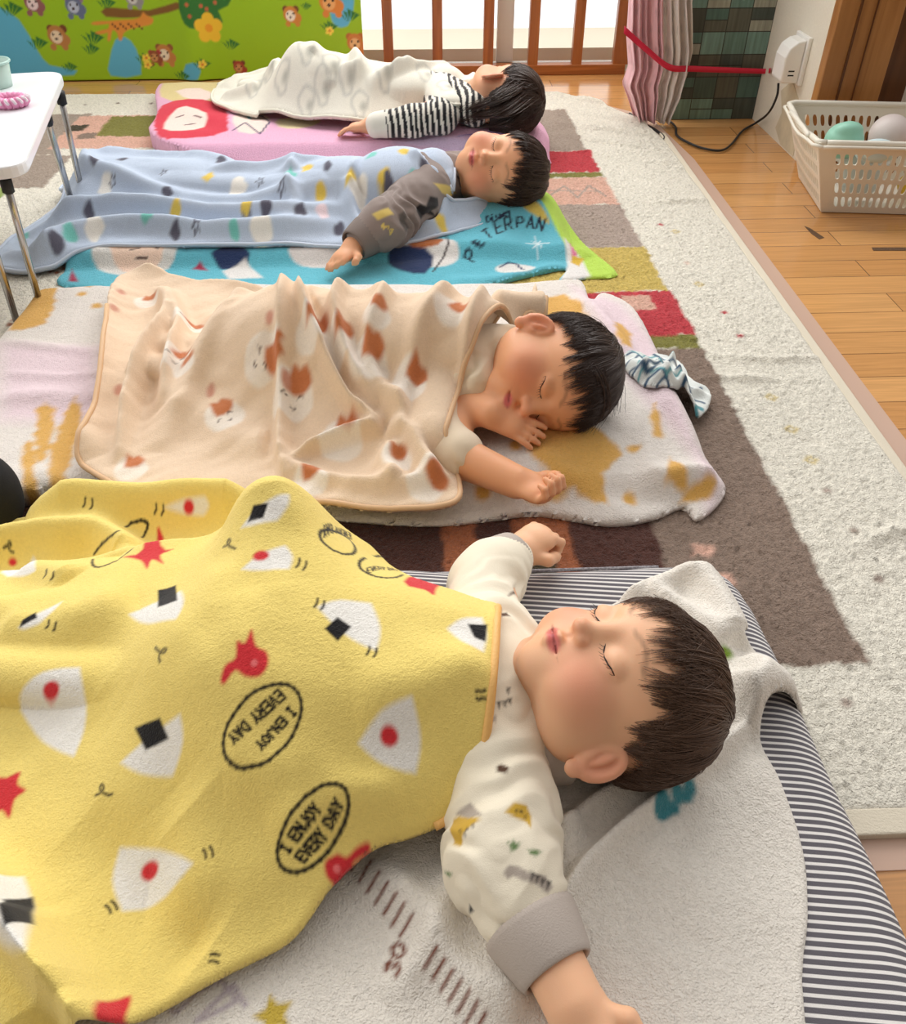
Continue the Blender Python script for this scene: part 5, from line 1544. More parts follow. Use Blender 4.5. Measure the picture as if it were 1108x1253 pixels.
def beigeH(X, Y):
    a = gseg(X, Y, (0.085, 1.110), (-0.20, 1.165), 0.098, 0.150, 2.8, 0.142, 0.13)
    b = gseg(X, Y, (-0.20, 1.15), (-0.46, 1.20), 0.13, 0.085, 2.2, 0.03, 0.12)
    c = gseg(X, Y, (-0.12, 1.08), (-0.02, 0.96), 0.10, 0.10, 2.2, 0.03, 0.08)
    z = 0.050 + 0 * X + smax(smax(a, b, .04), c, .04)
    z = z + gseg(X, Y, (0.13, 1.225), (0.19, 1.235), 0.035, 0.085, 2.6)
    z = z + 0.0035 * vnoise(X, Y, .06, 41) + 0.0022 * vnoise(X - Y, Y, .028, 42)
    k = 1.45 * (1 - 0.75 * sstep(1.14, 1.26, Y) * sstep(-0.30, -0.22, X))
    for r in B3R: z = z + k * r(X, Y)
    bt = body_top(X, Y, [(ch3 + Vector((-0.05, 0, 0)), (0.092, 0.066, 0.070)), ((-0.13, 1.12, 0.108), (0.09, 0.062, 0.060)), (ch3 + Vector((0.01, 0.0, 0.04)), (0.05, 0.045, 0.042))],
                  [(ch3 + Vector((0.01, -0.03, -0.02)), at(533, 540, 0.074), .045, .040), (ch3 + Vector((0.01, 0.0, 0.035)), at(560, 440, 0.125), .046, .044)] + [((-0.16, 1.12 + sg * .03, 0.10), (-0.27, 1.13 + sg * 0.04, 0.078), .044, .030) for sg in (-1, 1)] + [((-0.27, 1.13 + sg * 0.04, 0.078), (-0.42, 1.18 + sg * .03, .075), .030, .022) for sg in (-1, 1)])
    return smax(z, bt + 0.008, 0.012)
b3_out = w2([(175, 322, .06), (140, 340, .06), (127, 400, .055), (122, 450, .055), (108, 505, .05), (94, 535, .05), (96, 560, .05), (112, 575, .05), (150, 594, .05), (240, 602, .05), (330, 606, .05), (400, 612, .05), (480, 620, .05), (540, 616, .05), (562, 604, .055), (556, 570, .07), (545, 530, .10), (548, 512, .12), (562, 470, .15), (578, 420, .17), (592, 388, .18), (615, 372, .175), (640, 388, .155), (660, 385, .14), (668, 362, .14), (655, 344, .15)], beigeH) + \
    [Vector(v) for v in ((0.16, 1.262, 0), (0.10, 1.275, 0), (-0.05, 1.31, 0), (-0.2, 1.38, 0), (-0.32, 1.46, 0), (-0.42, 1.49, 0))]
bs = Sheet(b3_out, beigeH, 0.0028, 0.008, smooth=5, down=0.006, jit=0.0002)
pt = bs.canvas(srgb(232, 206, 178))
onB = lambda px, py: on(px, py, beigeH)
WB, RB, DK = srgb(240, 228, 214), srgb(196, 118, 74), srgb(96, 74, 62)
def puppy(c, ang=0.0, s=1.0, face=False):
    """white pear-shaped animal face with a russet ear patch"""
    o = onB(*c)
    ca, sa = math.cos(ang), math.sin(ang)
    f = lambda x, y: (o.x + s * (x * ca - y * sa), o.y + s * (x * sa + y * ca))
    pt.poly([f(*p) for p in ((-.022, -.012), (0, -.024), (.022, -.014), (.022, .010), (.008, .026), (-.010, .026), (-.022, .010))], WB, 0.0025, smooth=3)
    pt.poly([f(*p) for p in ((-.006, .008), (.000, .024), (.006, .032), (.012, .025), (.020, .026), (.024, .010), (.012, .002))], RB, 0.003, smooth=2)
    if face:
        for x in (-.009, .009):
            pt.line([f(x - .003, .000), f(x, .003), f(x + .003, .000)], 0.0018, DK, 0.001)
        pt.line([f(-.003, -.008), f(0, -.011), f(.003, -.008)], 0.0018, DK, 0.001)
for c, a, s_, fc in (((358, 490), 0.1, 1.2, True), ((275, 510), 0.9, 1.1, True), ((320, 440), -1.2, 1.1, True), ((232, 398), .4, 1.0, True), ((415, 410), .2, .9, False), ((380, 395), .1, 1.0, False), ((500, 470), -.2, 1.0, False),
                     ((415, 530), .2, 1.2, False), ((380, 590), .6, .9, False), ((485, 565), .4, .8, False), ((520, 590), -.6, 1.0, False), ((160, 575), .5, .9, False), ((215, 440), 0, 1.0, True), ((225, 450), .2, .7, False), ((460, 380), .3, .8, False),
                     ((180, 370), .5, .9, False), ((550, 380), -.4, .9, False), ((450, 440), .2, 1.1, False)):
    puppy(c, a, s_, fc)
for c in ((148, 358), (140, 378), (258, 480), (330, 390), (350, 465), (145, 478)):
    pt.disc(onB(*c), 0.006, srgb(206, 150, 128), 0.003, sy=1.8)
bo = bs.make('tan_blanket', M_fleece, None, 'tan fleece blanket with white and russet animal faces, over the second nearest child', 'blanket')
hem('binding', bs, beigeH, mat('tan_binding', srgb(214, 176, 136), 0.6), bo, 0.004, sel=lambda p: p[1] < 1.36)

B2R = [R([(60, 240, .05), (120, 218, .09), (200, 225, .11), (300, 240, .10), (400, 238, .10), (470, 225, .12)], 0.018, 0.014),
       R([(30, 280, .05), (80, 255, .07), (160, 248, .08), (260, 258, .08), (360, 262, .08), (440, 250, .09)], 0.020, 0.026),
       R([(5, 310, .03), (50, 312, .04), (90, 285, .06), (160, 278, .06), (260, 284, .06), (360, 282, .06), (440, 275, .06)], 0.020, 0.026),
       R([(105, 185, .12), (150, 175, .13), (220, 172, .14), (290, 190, .14)], 0.022, 0.02),
       R([(110, 215, .1), (105, 190, .11), (130, 172, .12)], 0.02, 0.02),
       R([(250, 195, .14), (330, 190, .15), (420, 178, .17)], 0.015, 0.010),
       R([(440, 172, .18), (425, 200, .17), (440, 235, .14), (430, 260, .10)], 0.014, 0.020),
       R([(475, 168, .19), (510, 180, .19), (500, 210, .17), (480, 240, .13), (450, 268, .08)], 0.013, 0.022),
       R([(505, 175, .19), (540, 195, .18), (530, 225, .15), (500, 250, .11)], 0.012, 0.018),
       R([(360, 182, .16), (350, 215, .14), (370, 240, .11)], 0.014, 0.014),
       R([(300, 210, .13), (400, 215, .13), (460, 205, .16)], 0.010, -0.010),
       R([(-5, 300, .03), (20, 262, .04), (60, 240, .05)], 0.018, 0.02), R([(480, 285, .05), (540, 268, .05), (600, 258, .05)], 0.022, 0.010)]
def blueH(X, Y):
    a = gseg(X, Y, (0.04, 1.865), (-0.25, 1.90), 0.095, 0.115, 2.6, 0.085, 0.12)
    b = gseg(X, Y, (-0.25, 1.90), (-0.70, 2.0), 0.12, 0.085, 2.2, 0.075, 0.12)
    z = 0.020 + 0.022 * boxsup(X, Y, -0.76, 0.4, 1.66, 2.1, 0.03) + smax(a, b, .04)
    z = z + 0.003 * vnoise(X, Y, .06, 61) + 0.002 * vnoise(X * .6, Y, .025, 62)
    for r in B2R: z = z + 1.35 * r(X, Y)
    bt = body_top(X, Y, [(ch2 + Vector((-0.05, 0, 0)), (0.095, 0.082, 0.060)), ((-0.15, 1.875, 0.10), (0.10, 0.06, 0.045)), (ch2 + Vector((0.02, 0.01, 0.0)), (0.05, 0.06, 0.055))],
                  [((-0.2, 1.88 + sg * .03, 0.09), (-0.33, 1.90 + sg * .035, 0.082), .044, .030) for sg in (-1, 1)] + [((-0.33, 1.90 + sg * .035, 0.082), (-0.54, 1.945 + sg * .03, .078), .030, .024) for sg in (-1, 1)] + [((-0.02, 1.93, .095), (-0.17, 1.93, .085), .03, .022)])
    return smax(z, bt + 0.009, 0.012)
b2_out = w2([(-12, 320, .03), (8, 288, .04), (40, 262, .05), (80, 236, .06), (70, 218, .06), (90, 196, .07)]) + [Vector(v) for v in ((-0.83, 2.17, 0), (-0.70, 2.17, 0), (-0.4, 2.09, 0), (-0.1, 2.02, 0), (0.03, 1.97, 0))] + \
    w2([(535, 172, .18), (550, 188, .18), (556, 205, .17), (548, 228, .14), (535, 240, .11), (570, 245, .07), (598, 248, .065), (607, 258, .06), (595, 272, .055), (540, 285, .055), (480, 298, .05), (430, 302, .05), (350, 296, .05), (250, 298, .05), (150, 298, .05), (100, 305, .045), (60, 325, .035), (20, 330, .03)], blueH)
b2s = Sheet(b2_out, blueH, 0.0036, 0.008, smooth=5, down=0.006, jit=0.0002)
pt = b2s.canvas(srgb(190, 203, 222))
on3 = lambda px, py: on(px, py, blueH)
GY, YL, TL = srgb(92, 90, 104), srgb(226, 196, 90), srgb(120, 196, 186)
r0 = random.Random(11)
spots = [((116, 195), GY), ((150, 195), GY), ((167, 182), YL), ((130, 228), WH), ((65, 235), GY), ((205, 236), GY), ((255, 216), YL), ((292, 226), WH), ((355, 210), TL), ((375, 206), YL), ((270, 197), GY), ((428, 215), YL), ((400, 203), GY), ((302, 260), GY), ((300, 250), YL), ((325, 253), GY), ((368, 258), GY), ((395, 262), PK), ((180, 262), TL), ((215, 258), YL), ((110, 262), GY), ((85, 287), TL), ((115, 278), WH), ((215, 282), GY), ((287, 284), TL), ((320, 280), WH), ((415, 281), GY), ((392, 238), YL), ((430, 187), GY), ((455, 190), TL), ((495, 185), YL), ((470, 215), YL), ((505, 225), TL), ((475, 245), GY), ((440, 240), WH), ((540, 275), YL), ((330, 182), GY), ((520, 205), GY), ((70, 300), GY), ((30, 290), TL)]
for c, cc in spots:
    p = on3(*c); r = {0: 0.012}.get(0) * (1.6 if cc is WH else 1.0)
    a0 = r0.random() * 6
    n = 9
    pt.poly([(p.x + r * (0.6 + 0.7 * r0.random()) * math.cos(a0 + k * 6.283 / n), p.y + 1.3 * r * (0.6 + 0.7 * r0.random()) * math.sin(a0 + k * 6.283 / n)) for k in range(n)], cc, 0.003, smooth=2)
for c in ((318, 222), (138, 224), (240, 278), (200, 212), (345, 232)):
    p = on3(*c)
    pt.line([(p.x + (0.009 if k % 2 else 0.004) * math.cos(k * .628), p.y + (0.012 if k % 2 else 0.005) * math.sin(k * .628)) for k in range(10)], 0.0022, GY, closed=True)
b2o = b2s.make('light_blue_blanket', M_fleece, None, 'light blue fleece blanket with small grey and yellow print, on the aqua futon', 'blanket')
hem('binding', b2s, blueH, mat('blue_binding', srgb(200, 210, 226), 0.6), b2o, 0.004)

B1R = [R([(275, 115, .07), (300, 95, .10), (330, 70, .16), (360, 52, .2)], 0.03, 0.02), R([(345, 60, .18), (335, 90, .14), (345, 120, .08)], 0.022, 0.022),
       R([(430, 65, .2), (440, 95, .16), (415, 130, .09)], 0.018, 0.024), R([(380, 50, .22), (395, 90, .17), (390, 125, .09)], 0.02, 0.012),
       R([(560, 82, .16), (530, 95, .15), (490, 110, .13), (450, 140, .08)], 0.018, 0.026), R([(480, 75, .18), (500, 100, .15), (480, 125, .1)], 0.02, 0.012),
       R([(580, 90, .15), (578, 110, .13), (560, 128, .1)], 0.014, 0.014), R([(270, 128, .06), (300, 130, .06), (320, 136, .05)], 0.018, 0.018)]
def creamH(X, Y):
    a = gseg(X, Y, (0.12, 2.52), (-0.12, 2.54), 0.11, 0.095, 2.6, 0.12, 0.12)
    b = gseg(X, Y, (-0.12, 2.54), (-0.30, 2.58), 0.12, 0.12, 2.2, 0.165, 0.10)
    c = gseg(X, Y, (-0.30, 2.60), (-0.50, 2.74), 0.10, 0.12, 2.2, 0.03, 0.10)
    z = 0.062 + smax(smax(a, b, .03), c, .03)
    z = z + 0.004 * vnoise(X, Y, .07, 81) + 0.002 * vnoise(X, Y, .03, 82)
    for r in B1R: z = z + 1.2 * r(X, Y)
    bt = body_top(X, Y, [(ch1 + Vector((-0.05, 0, 0)), (0.095, 0.078, 0.052)), ((-0.12, 2.53, 0.12), (0.09, 0.06, 0.05)), ((-0.22, 2.55, 0.14), (0.07, 0.06, 0.06)), (ch1 + Vector((0.03, 0.01, 0.0)), (0.06, 0.055, 0.055))],
                  [(ch1 + Vector((0.02, -0.04, 0)), at(548, 138, 0.108), .046, .040)] + [((-0.22, 2.55 + sg * .03, 0.13), (-0.34, 2.60 + sg * .02, 0.10), .042, .030) for sg in (-1, 1)] + [((-0.34, 2.60 + sg * .02, 0.10), (-0.48, 2.70 + sg * .02, .082), .030, .022) for sg in (-1, 1)])
    return smax(z, bt + 0.009, 0.012)
b1_out = w2([(262, 108, .07), (262, 124, .07), (285, 134, .07), (312, 140, .065), (318, 134, .07), (350, 138, .07), (400, 142, .07), (450, 146, .075), (490, 140, .09), (530, 130, .11), (562, 126, .12), (580, 118, .13), (586, 100, .14)], creamH) + [Vector(v) for v in ((0.19, 2.62, 0), (0.12, 2.72, 0), (-0.1, 2.78, 0), (-0.35, 2.82, 0), (-0.52, 2.92, 0))]
b1s = Sheet(b1_out, creamH, 0.0042, 0.008, smooth=5, down=0.006)
pt = b1s.canvas(srgb(232, 228, 214))
on4 = lambda px, py: on(px, py, creamH)
for c in ((345, 95), (375, 62), (395, 110), (330, 85), (375, 130), (405, 78), (440, 130), (470, 85), (310, 105), (520, 90), (425, 95), (545, 105)):
    p = on4(*c)
    pt.line([(p.x + 0.02 * math.cos(t) * (1 + .3 * math.sin(3 * t)), p.y + 0.03 * math.sin(t)) for t in np.linspace(0, 5.6, 12)], 0.005, srgb(196, 194, 184), 0.004)
    pt.disc((p.x + .01, p.y - .005), 0.010, srgb(190, 188, 176), 0.006)
b1o = b1s.make('cream_blanket', M_fleece, None, 'cream white fleece blanket with faint grey print, over the child nearest the window', 'blanket')
hem('binding', b1s, creamH, mat('cream_binding', srgb(226, 222, 206), 0.6), b1o, 0.004)


# ============================================================ THINGS IN THE ROOM
# upright play mat
def wall_pt(px, py, Y0):
    g = at(px, py, 0.0); t = Y0 / g.y
    return Vector((g.x * t, Y0, CH * (1 - t)))
YM = 3.15
nx_, nz_ = 360, 170
xs_ = np.linspace(-1.62, wall_pt(443, 40, YM).x, nx_); zs_ = np.linspace(0.004, 0.62, nz_)
XX, ZZ = np.meshgrid(xs_, zs_, indexing='ij')
YY = YM + 0.006 * np.sin(XX * 5.2) + 0.035 * (ZZ / 0.6) - 0.02 * np.exp(-((XX + .72) / .05) ** 2) * (1 - ZZ)
idx = np.arange(nx_ * nz_).reshape(nx_, nz_)
Q1 = np.c_[idx[:-1, :-1].ravel(), idx[1:, :-1].ravel(), idx[1:, 1:].ravel(), idx[:-1, 1:].ravel()]
N0 = nx_ * nz_
loop = np.r_[idx[:, 0], idx[-1, 1:], idx[-2::-1, -1], idx[0, -2:0:-1]]
l2 = np.roll(loop, -1)
Q3 = np.c_[loop, loop + N0, l2 + N0, l2]
Vm = np.r_[np.c_[XX.ravel(), YY.ravel(), ZZ.ravel()], np.c_[XX.ravel(), YY.ravel() + 0.012, ZZ.ravel()]]
pt = Paint(Vm[:, 0], Vm[:, 2], srgb(156, 200, 26))
W = lambda px, py: (lambda v: (v.x, v.z))(wall_pt(px, py, YM))
def wp(P, col, soft=0.003, sm=2): pt.poly([W(*p) for p in P], col, soft, smooth=sm)
SKY_, WD, GR = srgb(96, 186, 222), srgb(132, 92, 40), srgb(50, 120, 50)
TAN, OG, BN = srgb(206, 150, 92), srgb(228, 150, 60), srgb(120, 66, 36)
wp([(-200, 0), (-60, -20), (-10, 5), (22, 25), (45, 62), (60, 80), (90, 92), (-200, 95)], SKY_)
wp([(133, 75), (140, 50), (152, 47), (165, 60), (172, 92), (135, 93)], SKY_)
wp([(405, 0), (430, -10), (432, 12), (425, 32), (410, 32), (404, 18)], SKY_)
wp([(228, 78), (245, 78), (243, 96), (226, 96)], SKY_)
wp([(128, 10), (180, 14), (215, 3), (222, 10), (180, 22), (128, 22)], WD)
wp([(218, 0), (228, -20), (262, -24), (282, -8), (278, 8), (266, 14), (272, 28), (255, 36), (232, 34), (222, 22)], GR)
for c in ((245, 8), (232, 20), (240, 28), (252, 12), (228, 6), (262, 4)): pt.disc(W(*c), 0.006, srgb(200, 110, 70), 0.002)
# yellow flower
fc = W(255, 35)
for k in range(5): pt.disc((fc[0] + .026 * math.cos(k * 1.2566 + .3), fc[1] + .026 * math.sin(k * 1.2566 + .3)), 0.019, srgb(244, 200, 50), 0.002)
pt.disc(fc, 0.012, srgb(240, 160, 40), 0.002)
# giraffe
wp([(132, 30), (138, 26), (160, 25), (170, 22), (173, 16), (178, 20), (186, 24), (184, 31), (172, 34), (158, 37), (150, 42), (148, 50), (144, 50), (142, 42), (136, 38), (134, 50), (130, 50)], OG)
for i in range(12): pt.disc(W(136 + i * 3.3, 31 + (i % 3) * 2.6), 0.0035, BN, 0.0015)
wp([(116, 30), (118, 28), (118, 32)], OG); wp([(112, 28), (134, 27), (134, 30), (113, 32)], OG); wp([(116, 40), (134, 36), (134, 40), (117, 44)], OG)
def tuft(px, py, s=1.0):
    for k in range(5):
        pt.poly([W(px + s * (k - 2) * 1.2, py + 8 * s), W(px + s * (k - 2) * 4 - 2 * s, py - 4 * s + abs(k - 2) * 2 * s), W(px + s * (k - 2) * 4 + 2 * s, py - 2 * s + abs(k - 2) * 2 * s)], GR, 0.002)
for a in ((12, 8, 1.5), (45, 50, 1.3), (112, 44, 1.4), (110, 58, 1.1), (282, 52, 1.1), (175, 70, 1.1), (223, 90, 1.0), (84, 80, 1.0), (402, 30, 1.1), (427, 16, 1.3), (247, 75, 1.1), (128, 2, 1.2), (374, 6, .7), (180, 78, .9)): tuft(*a)
def beast(px, py, s, body, face, ear):
    pt.disc(W(px + 7 * s, py + 5 * s), 0.022 * s, body, 0.002, sy=.8)
    for dx in (-7, 7): pt.disc(W(px + dx * s, py - 7 * s), 0.011 * s, ear, 0.002)
    pt.disc(W(px, py), 0.026 * s, body, 0.002); pt.disc(W(px, py + 2 * s), 0.017 * s, face, 0.002)
    for dx in (-4, 4): pt.disc(W(px + dx * s, py - 1 * s), 0.0035 * s, srgb(40, 24, 20), 0.001)
    pt.disc(W(px, py + 4 * s), 0.004 * s, srgb(60, 30, 30), 0.001)
    for dx in (-3, 10): pt.disc(W(px + dx * s, py + 13 * s), 0.009 * s, body, 0.002)
beast(38, 4, 1.0, srgb(150, 96, 96), srgb(240, 220, 220), srgb(190, 90, 110))
beast(88, 8, 1.0, srgb(104, 116, 150), srgb(190, 200, 220), srgb(150, 120, 150))
beast(68, 44, 1.1, srgb(190, 130, 70), srgb(240, 220, 190), BN)
beast(200, 66, 1.0, srgb(200, 134, 70), srgb(240, 226, 200), srgb(150, 90, 50))
beast(188, 70, .7, srgb(150, 80, 50), TAN, srgb(180, 60, 60))
beast(355, 18, .9, srgb(214, 140, 60), srgb(250, 240, 220), BN)
beast(402, 2, 1.2, srgb(226, 140, 60), srgb(240, 180, 110), srgb(200, 110, 50))
beast(434, 52, 1.0, srgb(210, 130, 60), srgb(236, 190, 130), srgb(190, 110, 50))
beast(292, 82, .7, srgb(170, 70, 50), TAN, srgb(120, 60, 40))
beast(160, -2, .9, srgb(150, 150, 150), srgb(210, 210, 210), srgb(120, 120, 120))
for px, py in ((178, 72), (248, 78), (403, 38), (180, 80)):
    for k in range(5): pt.disc(W(px + 3.4 * math.cos(k * 1.257), py + 3.4 * math.sin(k * 1.257)), 0.0055, srgb(250, 220, 80), 0.0015)
    pt.disc(W(px, py), .004, srgb(230, 140, 50), .001)
me = mesh_np('play_mat', Vm, np.r_[Q1, Q1[:, ::-1] + N0, Q3], pt.C)
o = link('play_mat', me, mat('printed_vinyl_mat', attr=True, rough=0.45, bump=0.15, scale=120))
tag(o, 'bright green play mat with animals and a giraffe, stood on edge against the back wall', 'play mat')

# white folding table at the left edge
M_laminate = mat('white_laminate', srgb(236, 238, 242), 0.25)
M_chrome = mat('chrome', srgb(190, 188, 186), 0.18, metal=1.0)
M_blackcap = mat('black_rubber', (0.015, 0.014, 0.014), 0.6)
TZ = 0.30
A0, B0 = at(78, 86, TZ), at(28, 203, TZ)
tb = empty('folding_table', Vector(((A0.x + B0.x) / 2 - 0.3, (A0.y + B0.y) / 2, 0.012)), 'low white folding table with chrome legs, cut off by the left edge of the photo', 'table')
side = (A0 - B0); left = Vector((-side.y, side.x, 0)).normalized() * 0.75
corner = [B0, A0, A0 + left, B0 + left]
def rounded(C4, r, n=6):
    out = []
    m = len(C4)
    for i in range(m):
        p, q, w = C4[i], C4[i - 1], C4[(i + 1) % m]
        a = (q - p).normalized() * r; b = (w - p).normalized() * r
        for k in range(n + 1):
            t = k / n
            out.append(p + a * (1 - t) ** 2 + b * t ** 2)
    return out
bm = bmesh.new(); rc = rounded([Vector((c.x, c.y, 0)) for c in corner], 0.045)
strip(bm, [(v.x, v.y) for v in rc], TZ - 0.020, TZ)
bm_obj('table_top', bm, M_laminate, tb, 0.004, smooth=False)
def leg(top, foot, nm='leg'):
    L_ = tubes(nm, [([top, (Vector(top) * 0.5 + Vector(foot) * 0.5), foot], 0.0065)], M_chrome, tb, 2)
    return L_
fl = [(at(6, 218, TZ - .02), at(50, 376, 0.016)), (at(-30, 230, TZ - .02), at(20, 392, 0.016)), (at(73, 112, TZ - .02), at(106, 262, 0.016)), (at(56, 140, TZ - .02), at(92, 262, 0.016))]
for i, (a, b) in enumerate(fl):
    l_ = leg(a, b)
    cp = tubes('leg_socket', [([a + (b - a).normalized() * k for k in (0.0, 0.012, 0.024)], 0.010)], M_blackcap, l_, 2)
tubes('hinge_rail', [([at(64, 118, TZ - .024), at(50, 150, TZ - .024)], 0.008)], M_blackcap, tb, 2)
# things on the table
cb = empty('plastic_tub', at(-2, 105, TZ), 'small clear pale green plastic tub on the white table', 'tub')
q0 = at(-4, 106, TZ)
bm = bmesh.new()
n = 20
for (z0, r0_, r1_) in ((0, 0.030, 0.036),):
    lo = [bm.verts.new((q0.x + r0_ * math.cos(k * 2 * math.pi / n), q0.y + r0_ * math.sin(k * 2 * math.pi / n), TZ + 0.0005)) for k in range(n)]
    hi = [bm.verts.new((q0.x + r1_ * math.cos(k * 2 * math.pi / n), q0.y + r1_ * math.sin(k * 2 * math.pi / n), TZ + 0.045)) for k in range(n)]
    bm.faces.new(lo[::-1])
    for k in range(n): bm.faces.new((lo[k], lo[(k + 1) % n], hi[(k + 1) % n], hi[k]))
o = bm_obj('tub_body', bm, mat('pale_green_plastic', srgb(206, 230, 220), 0.25, alpha=0.75), cb, smooth=True)
m_ = o.modifiers.new('solid', 'SOLIDIFY'); m_.thickness = 0.002
tubes('tub_rim', [([(q0.x + 0.037 * math.cos(t), q0.y + 0.037 * math.sin(t), TZ + 0.045) for t in np.linspace(0, 6.2832, 28)], 0.0025)], mat('green_rim', srgb(180, 214, 206), 0.3), cb, 1)
q1 = at(14, 130, TZ)
pk = empty('hair_scrunchie', q1, 'pink and white lacy scrunchie lying on the white table', 'scrunchie')
lines = []
pts = []
for k in range(121):
    t = k / 120 * 2 * math.pi
    w = 0.005 * math.sin(t * 17)
    pts.append((q1.x + (0.026 + w) * math.cos(t), q1.y + (0.022 + w) * math.sin(t), TZ + 0.010 + 0.004 * math.cos(t * 17)))
tubes('pink_ring', [(pts, 0.0062)], mat('pink_satin', srgb(232, 150, 190), 0.5), pk, 2)
tubes('white_trim', [([(p[0] * 1 + (p[0] - q1.x) * 0.16, p[1] + (p[1] - q1.y) * 0.16, p[2] + 0.003) for p in pts], 0.003)], mat('white_lace', srgb(240, 226, 234), 0.7), pk, 1)

# dark round cushion at the left edge
bq = at(-34, 604, 0.075)
Fb = Field(bq - Vector((0.09, 0.09, 0.09)), bq + Vector((0.09, 0.09, 0.09)), 0.004)
Fb.ell(bq, (0.058, 0.050, 0.062), None, 0.001); Fb.ell(bq + Vector((-0.01, 0, -0.03)), (0.055, 0.05, 0.032), None, 0.02)
V, Q = Fb.mesh('x')
o = link('dark_ball', mesh_np('dark_ball', V, Q), mat('black_knit', (0.012, 0.012, 0.014), 0.9, bump=.3, scale=600))
tag(o, 'plain black rounded shape poking in at the left edge beside the orange print futon', 'ball')

# printed handkerchief beside the futon
hk = w2([(757, 447, .045), (790, 438, .05), (818, 420, .055), (838, 432, .05), (850, 455, .045), (870, 470, .04), (868, 492, .035), (852, 520, .016), (842, 508, .02), (830, 488, .035), (800, 496, .035), (775, 476, .04)])
HKR = [R([(765, 450, .05), (800, 465, .06), (840, 455, .06)], 0.010, 0.016), R([(820, 425, .06), (830, 460, .06), (850, 510, .03)], 0.010, 0.020, side=.6), R([(790, 480, .05), (830, 475, .05), (865, 475, .04)], 0.009, 0.014), R([(775, 470, .05), (810, 445, .06), (830, 430, .06)], .008, .010), R([(800, 440, .05), (815, 480, .05)], .007, .012)]
def hankH(X, Y):
    z = fut3(X, Y) + 0.007 + 0.004 * vnoise(X, Y, .018, 91)
    for r in HKR: z = z + r(X, Y)
    return z
hks = Sheet(hk, hankH, 0.0022, 0.004, smooth=3, down=0.004)
pt = hks.canvas(srgb(228, 232, 228))
hq = at(815, 470, .05)
for j in range(14):
    yy = hq.y - 0.090 + j * 0.0135
    L3 = [(hq.x - 0.09 + 0.008 * k, yy + 0.010 * math.sin(k * 0.9 + j * 1.4) + 0.004 * math.sin(k * 2.3 + j)) for k in range(24)]
    pt.line(L3[(j * 3) % 7:(j * 5) % 9 + 12], 0.0055 if j % 2 else 0.0035, srgb(52, 84, 112) if j % 3 else srgb(92, 160, 168), 0.0012)
for k in range(7): pt.disc((hq.x + 0.01 + 0.011 * k, hq.y - 0.06 + 0.012 * (k % 2)), 0.006, srgb(84, 150, 160), 0.0015)
hks.make('handkerchief', mat('printed_gauze', attr=True, rough=0.9, bump=0.6, scale=500, sheen=.2), None, 'crumpled white handkerchief with blue wave print beside the orange print futon', 'handkerchief')

# laundry basket full of toys
M_basket = mat('cream_basket_plastic', srgb(232, 226, 212), 0.4)
bx0, bx1, by0, by1, bh = 0.935, 1.335, 1.925, 2.150, 0.165
fx0, fx1, fy0, fy1 = 0.875, 1.40, 1.880, 2.185
bk = empty('laundry_basket', ((bx0 + bx1) / 2, (by0 + by1) / 2, 0.0), 'cream slotted plastic laundry basket of toys on the bare floor by the wooden column', 'basket')
BR = Matrix.Translation((bx0, by0, 0)) @ Matrix.Rotation(math.radians(-7), 4, 'Z') @ Matrix.Translation((-bx0, -by0, 0))
def bas(u, v, sidei):
    """u along the side 0..1, v up 0..1, on the flared wall"""
    x0, x1, y0, y1 = [a + (b - a) * v for a, b in ((bx0, fx0), (bx1, fx1), (by0, fy0), (by1, fy1))]
    z = 0.003 + v * bh
    dip = 0.014 * math.exp(-((u - 0.5) / 0.3) ** 2) * v if sidei in (1, 3) else 0.0
    r = 0.12
    return BR @ {0: Vector((x0 + (x1 - x0) * u, y0, z)), 1: Vector((x1, y0 + (y1 - y0) * u, z - dip)),
            2: Vector((x1 - (x1 - x0) * u, y1, z)), 3: Vector((x0, y1 - (y1 - y0) * u, z - dip))}[sidei]
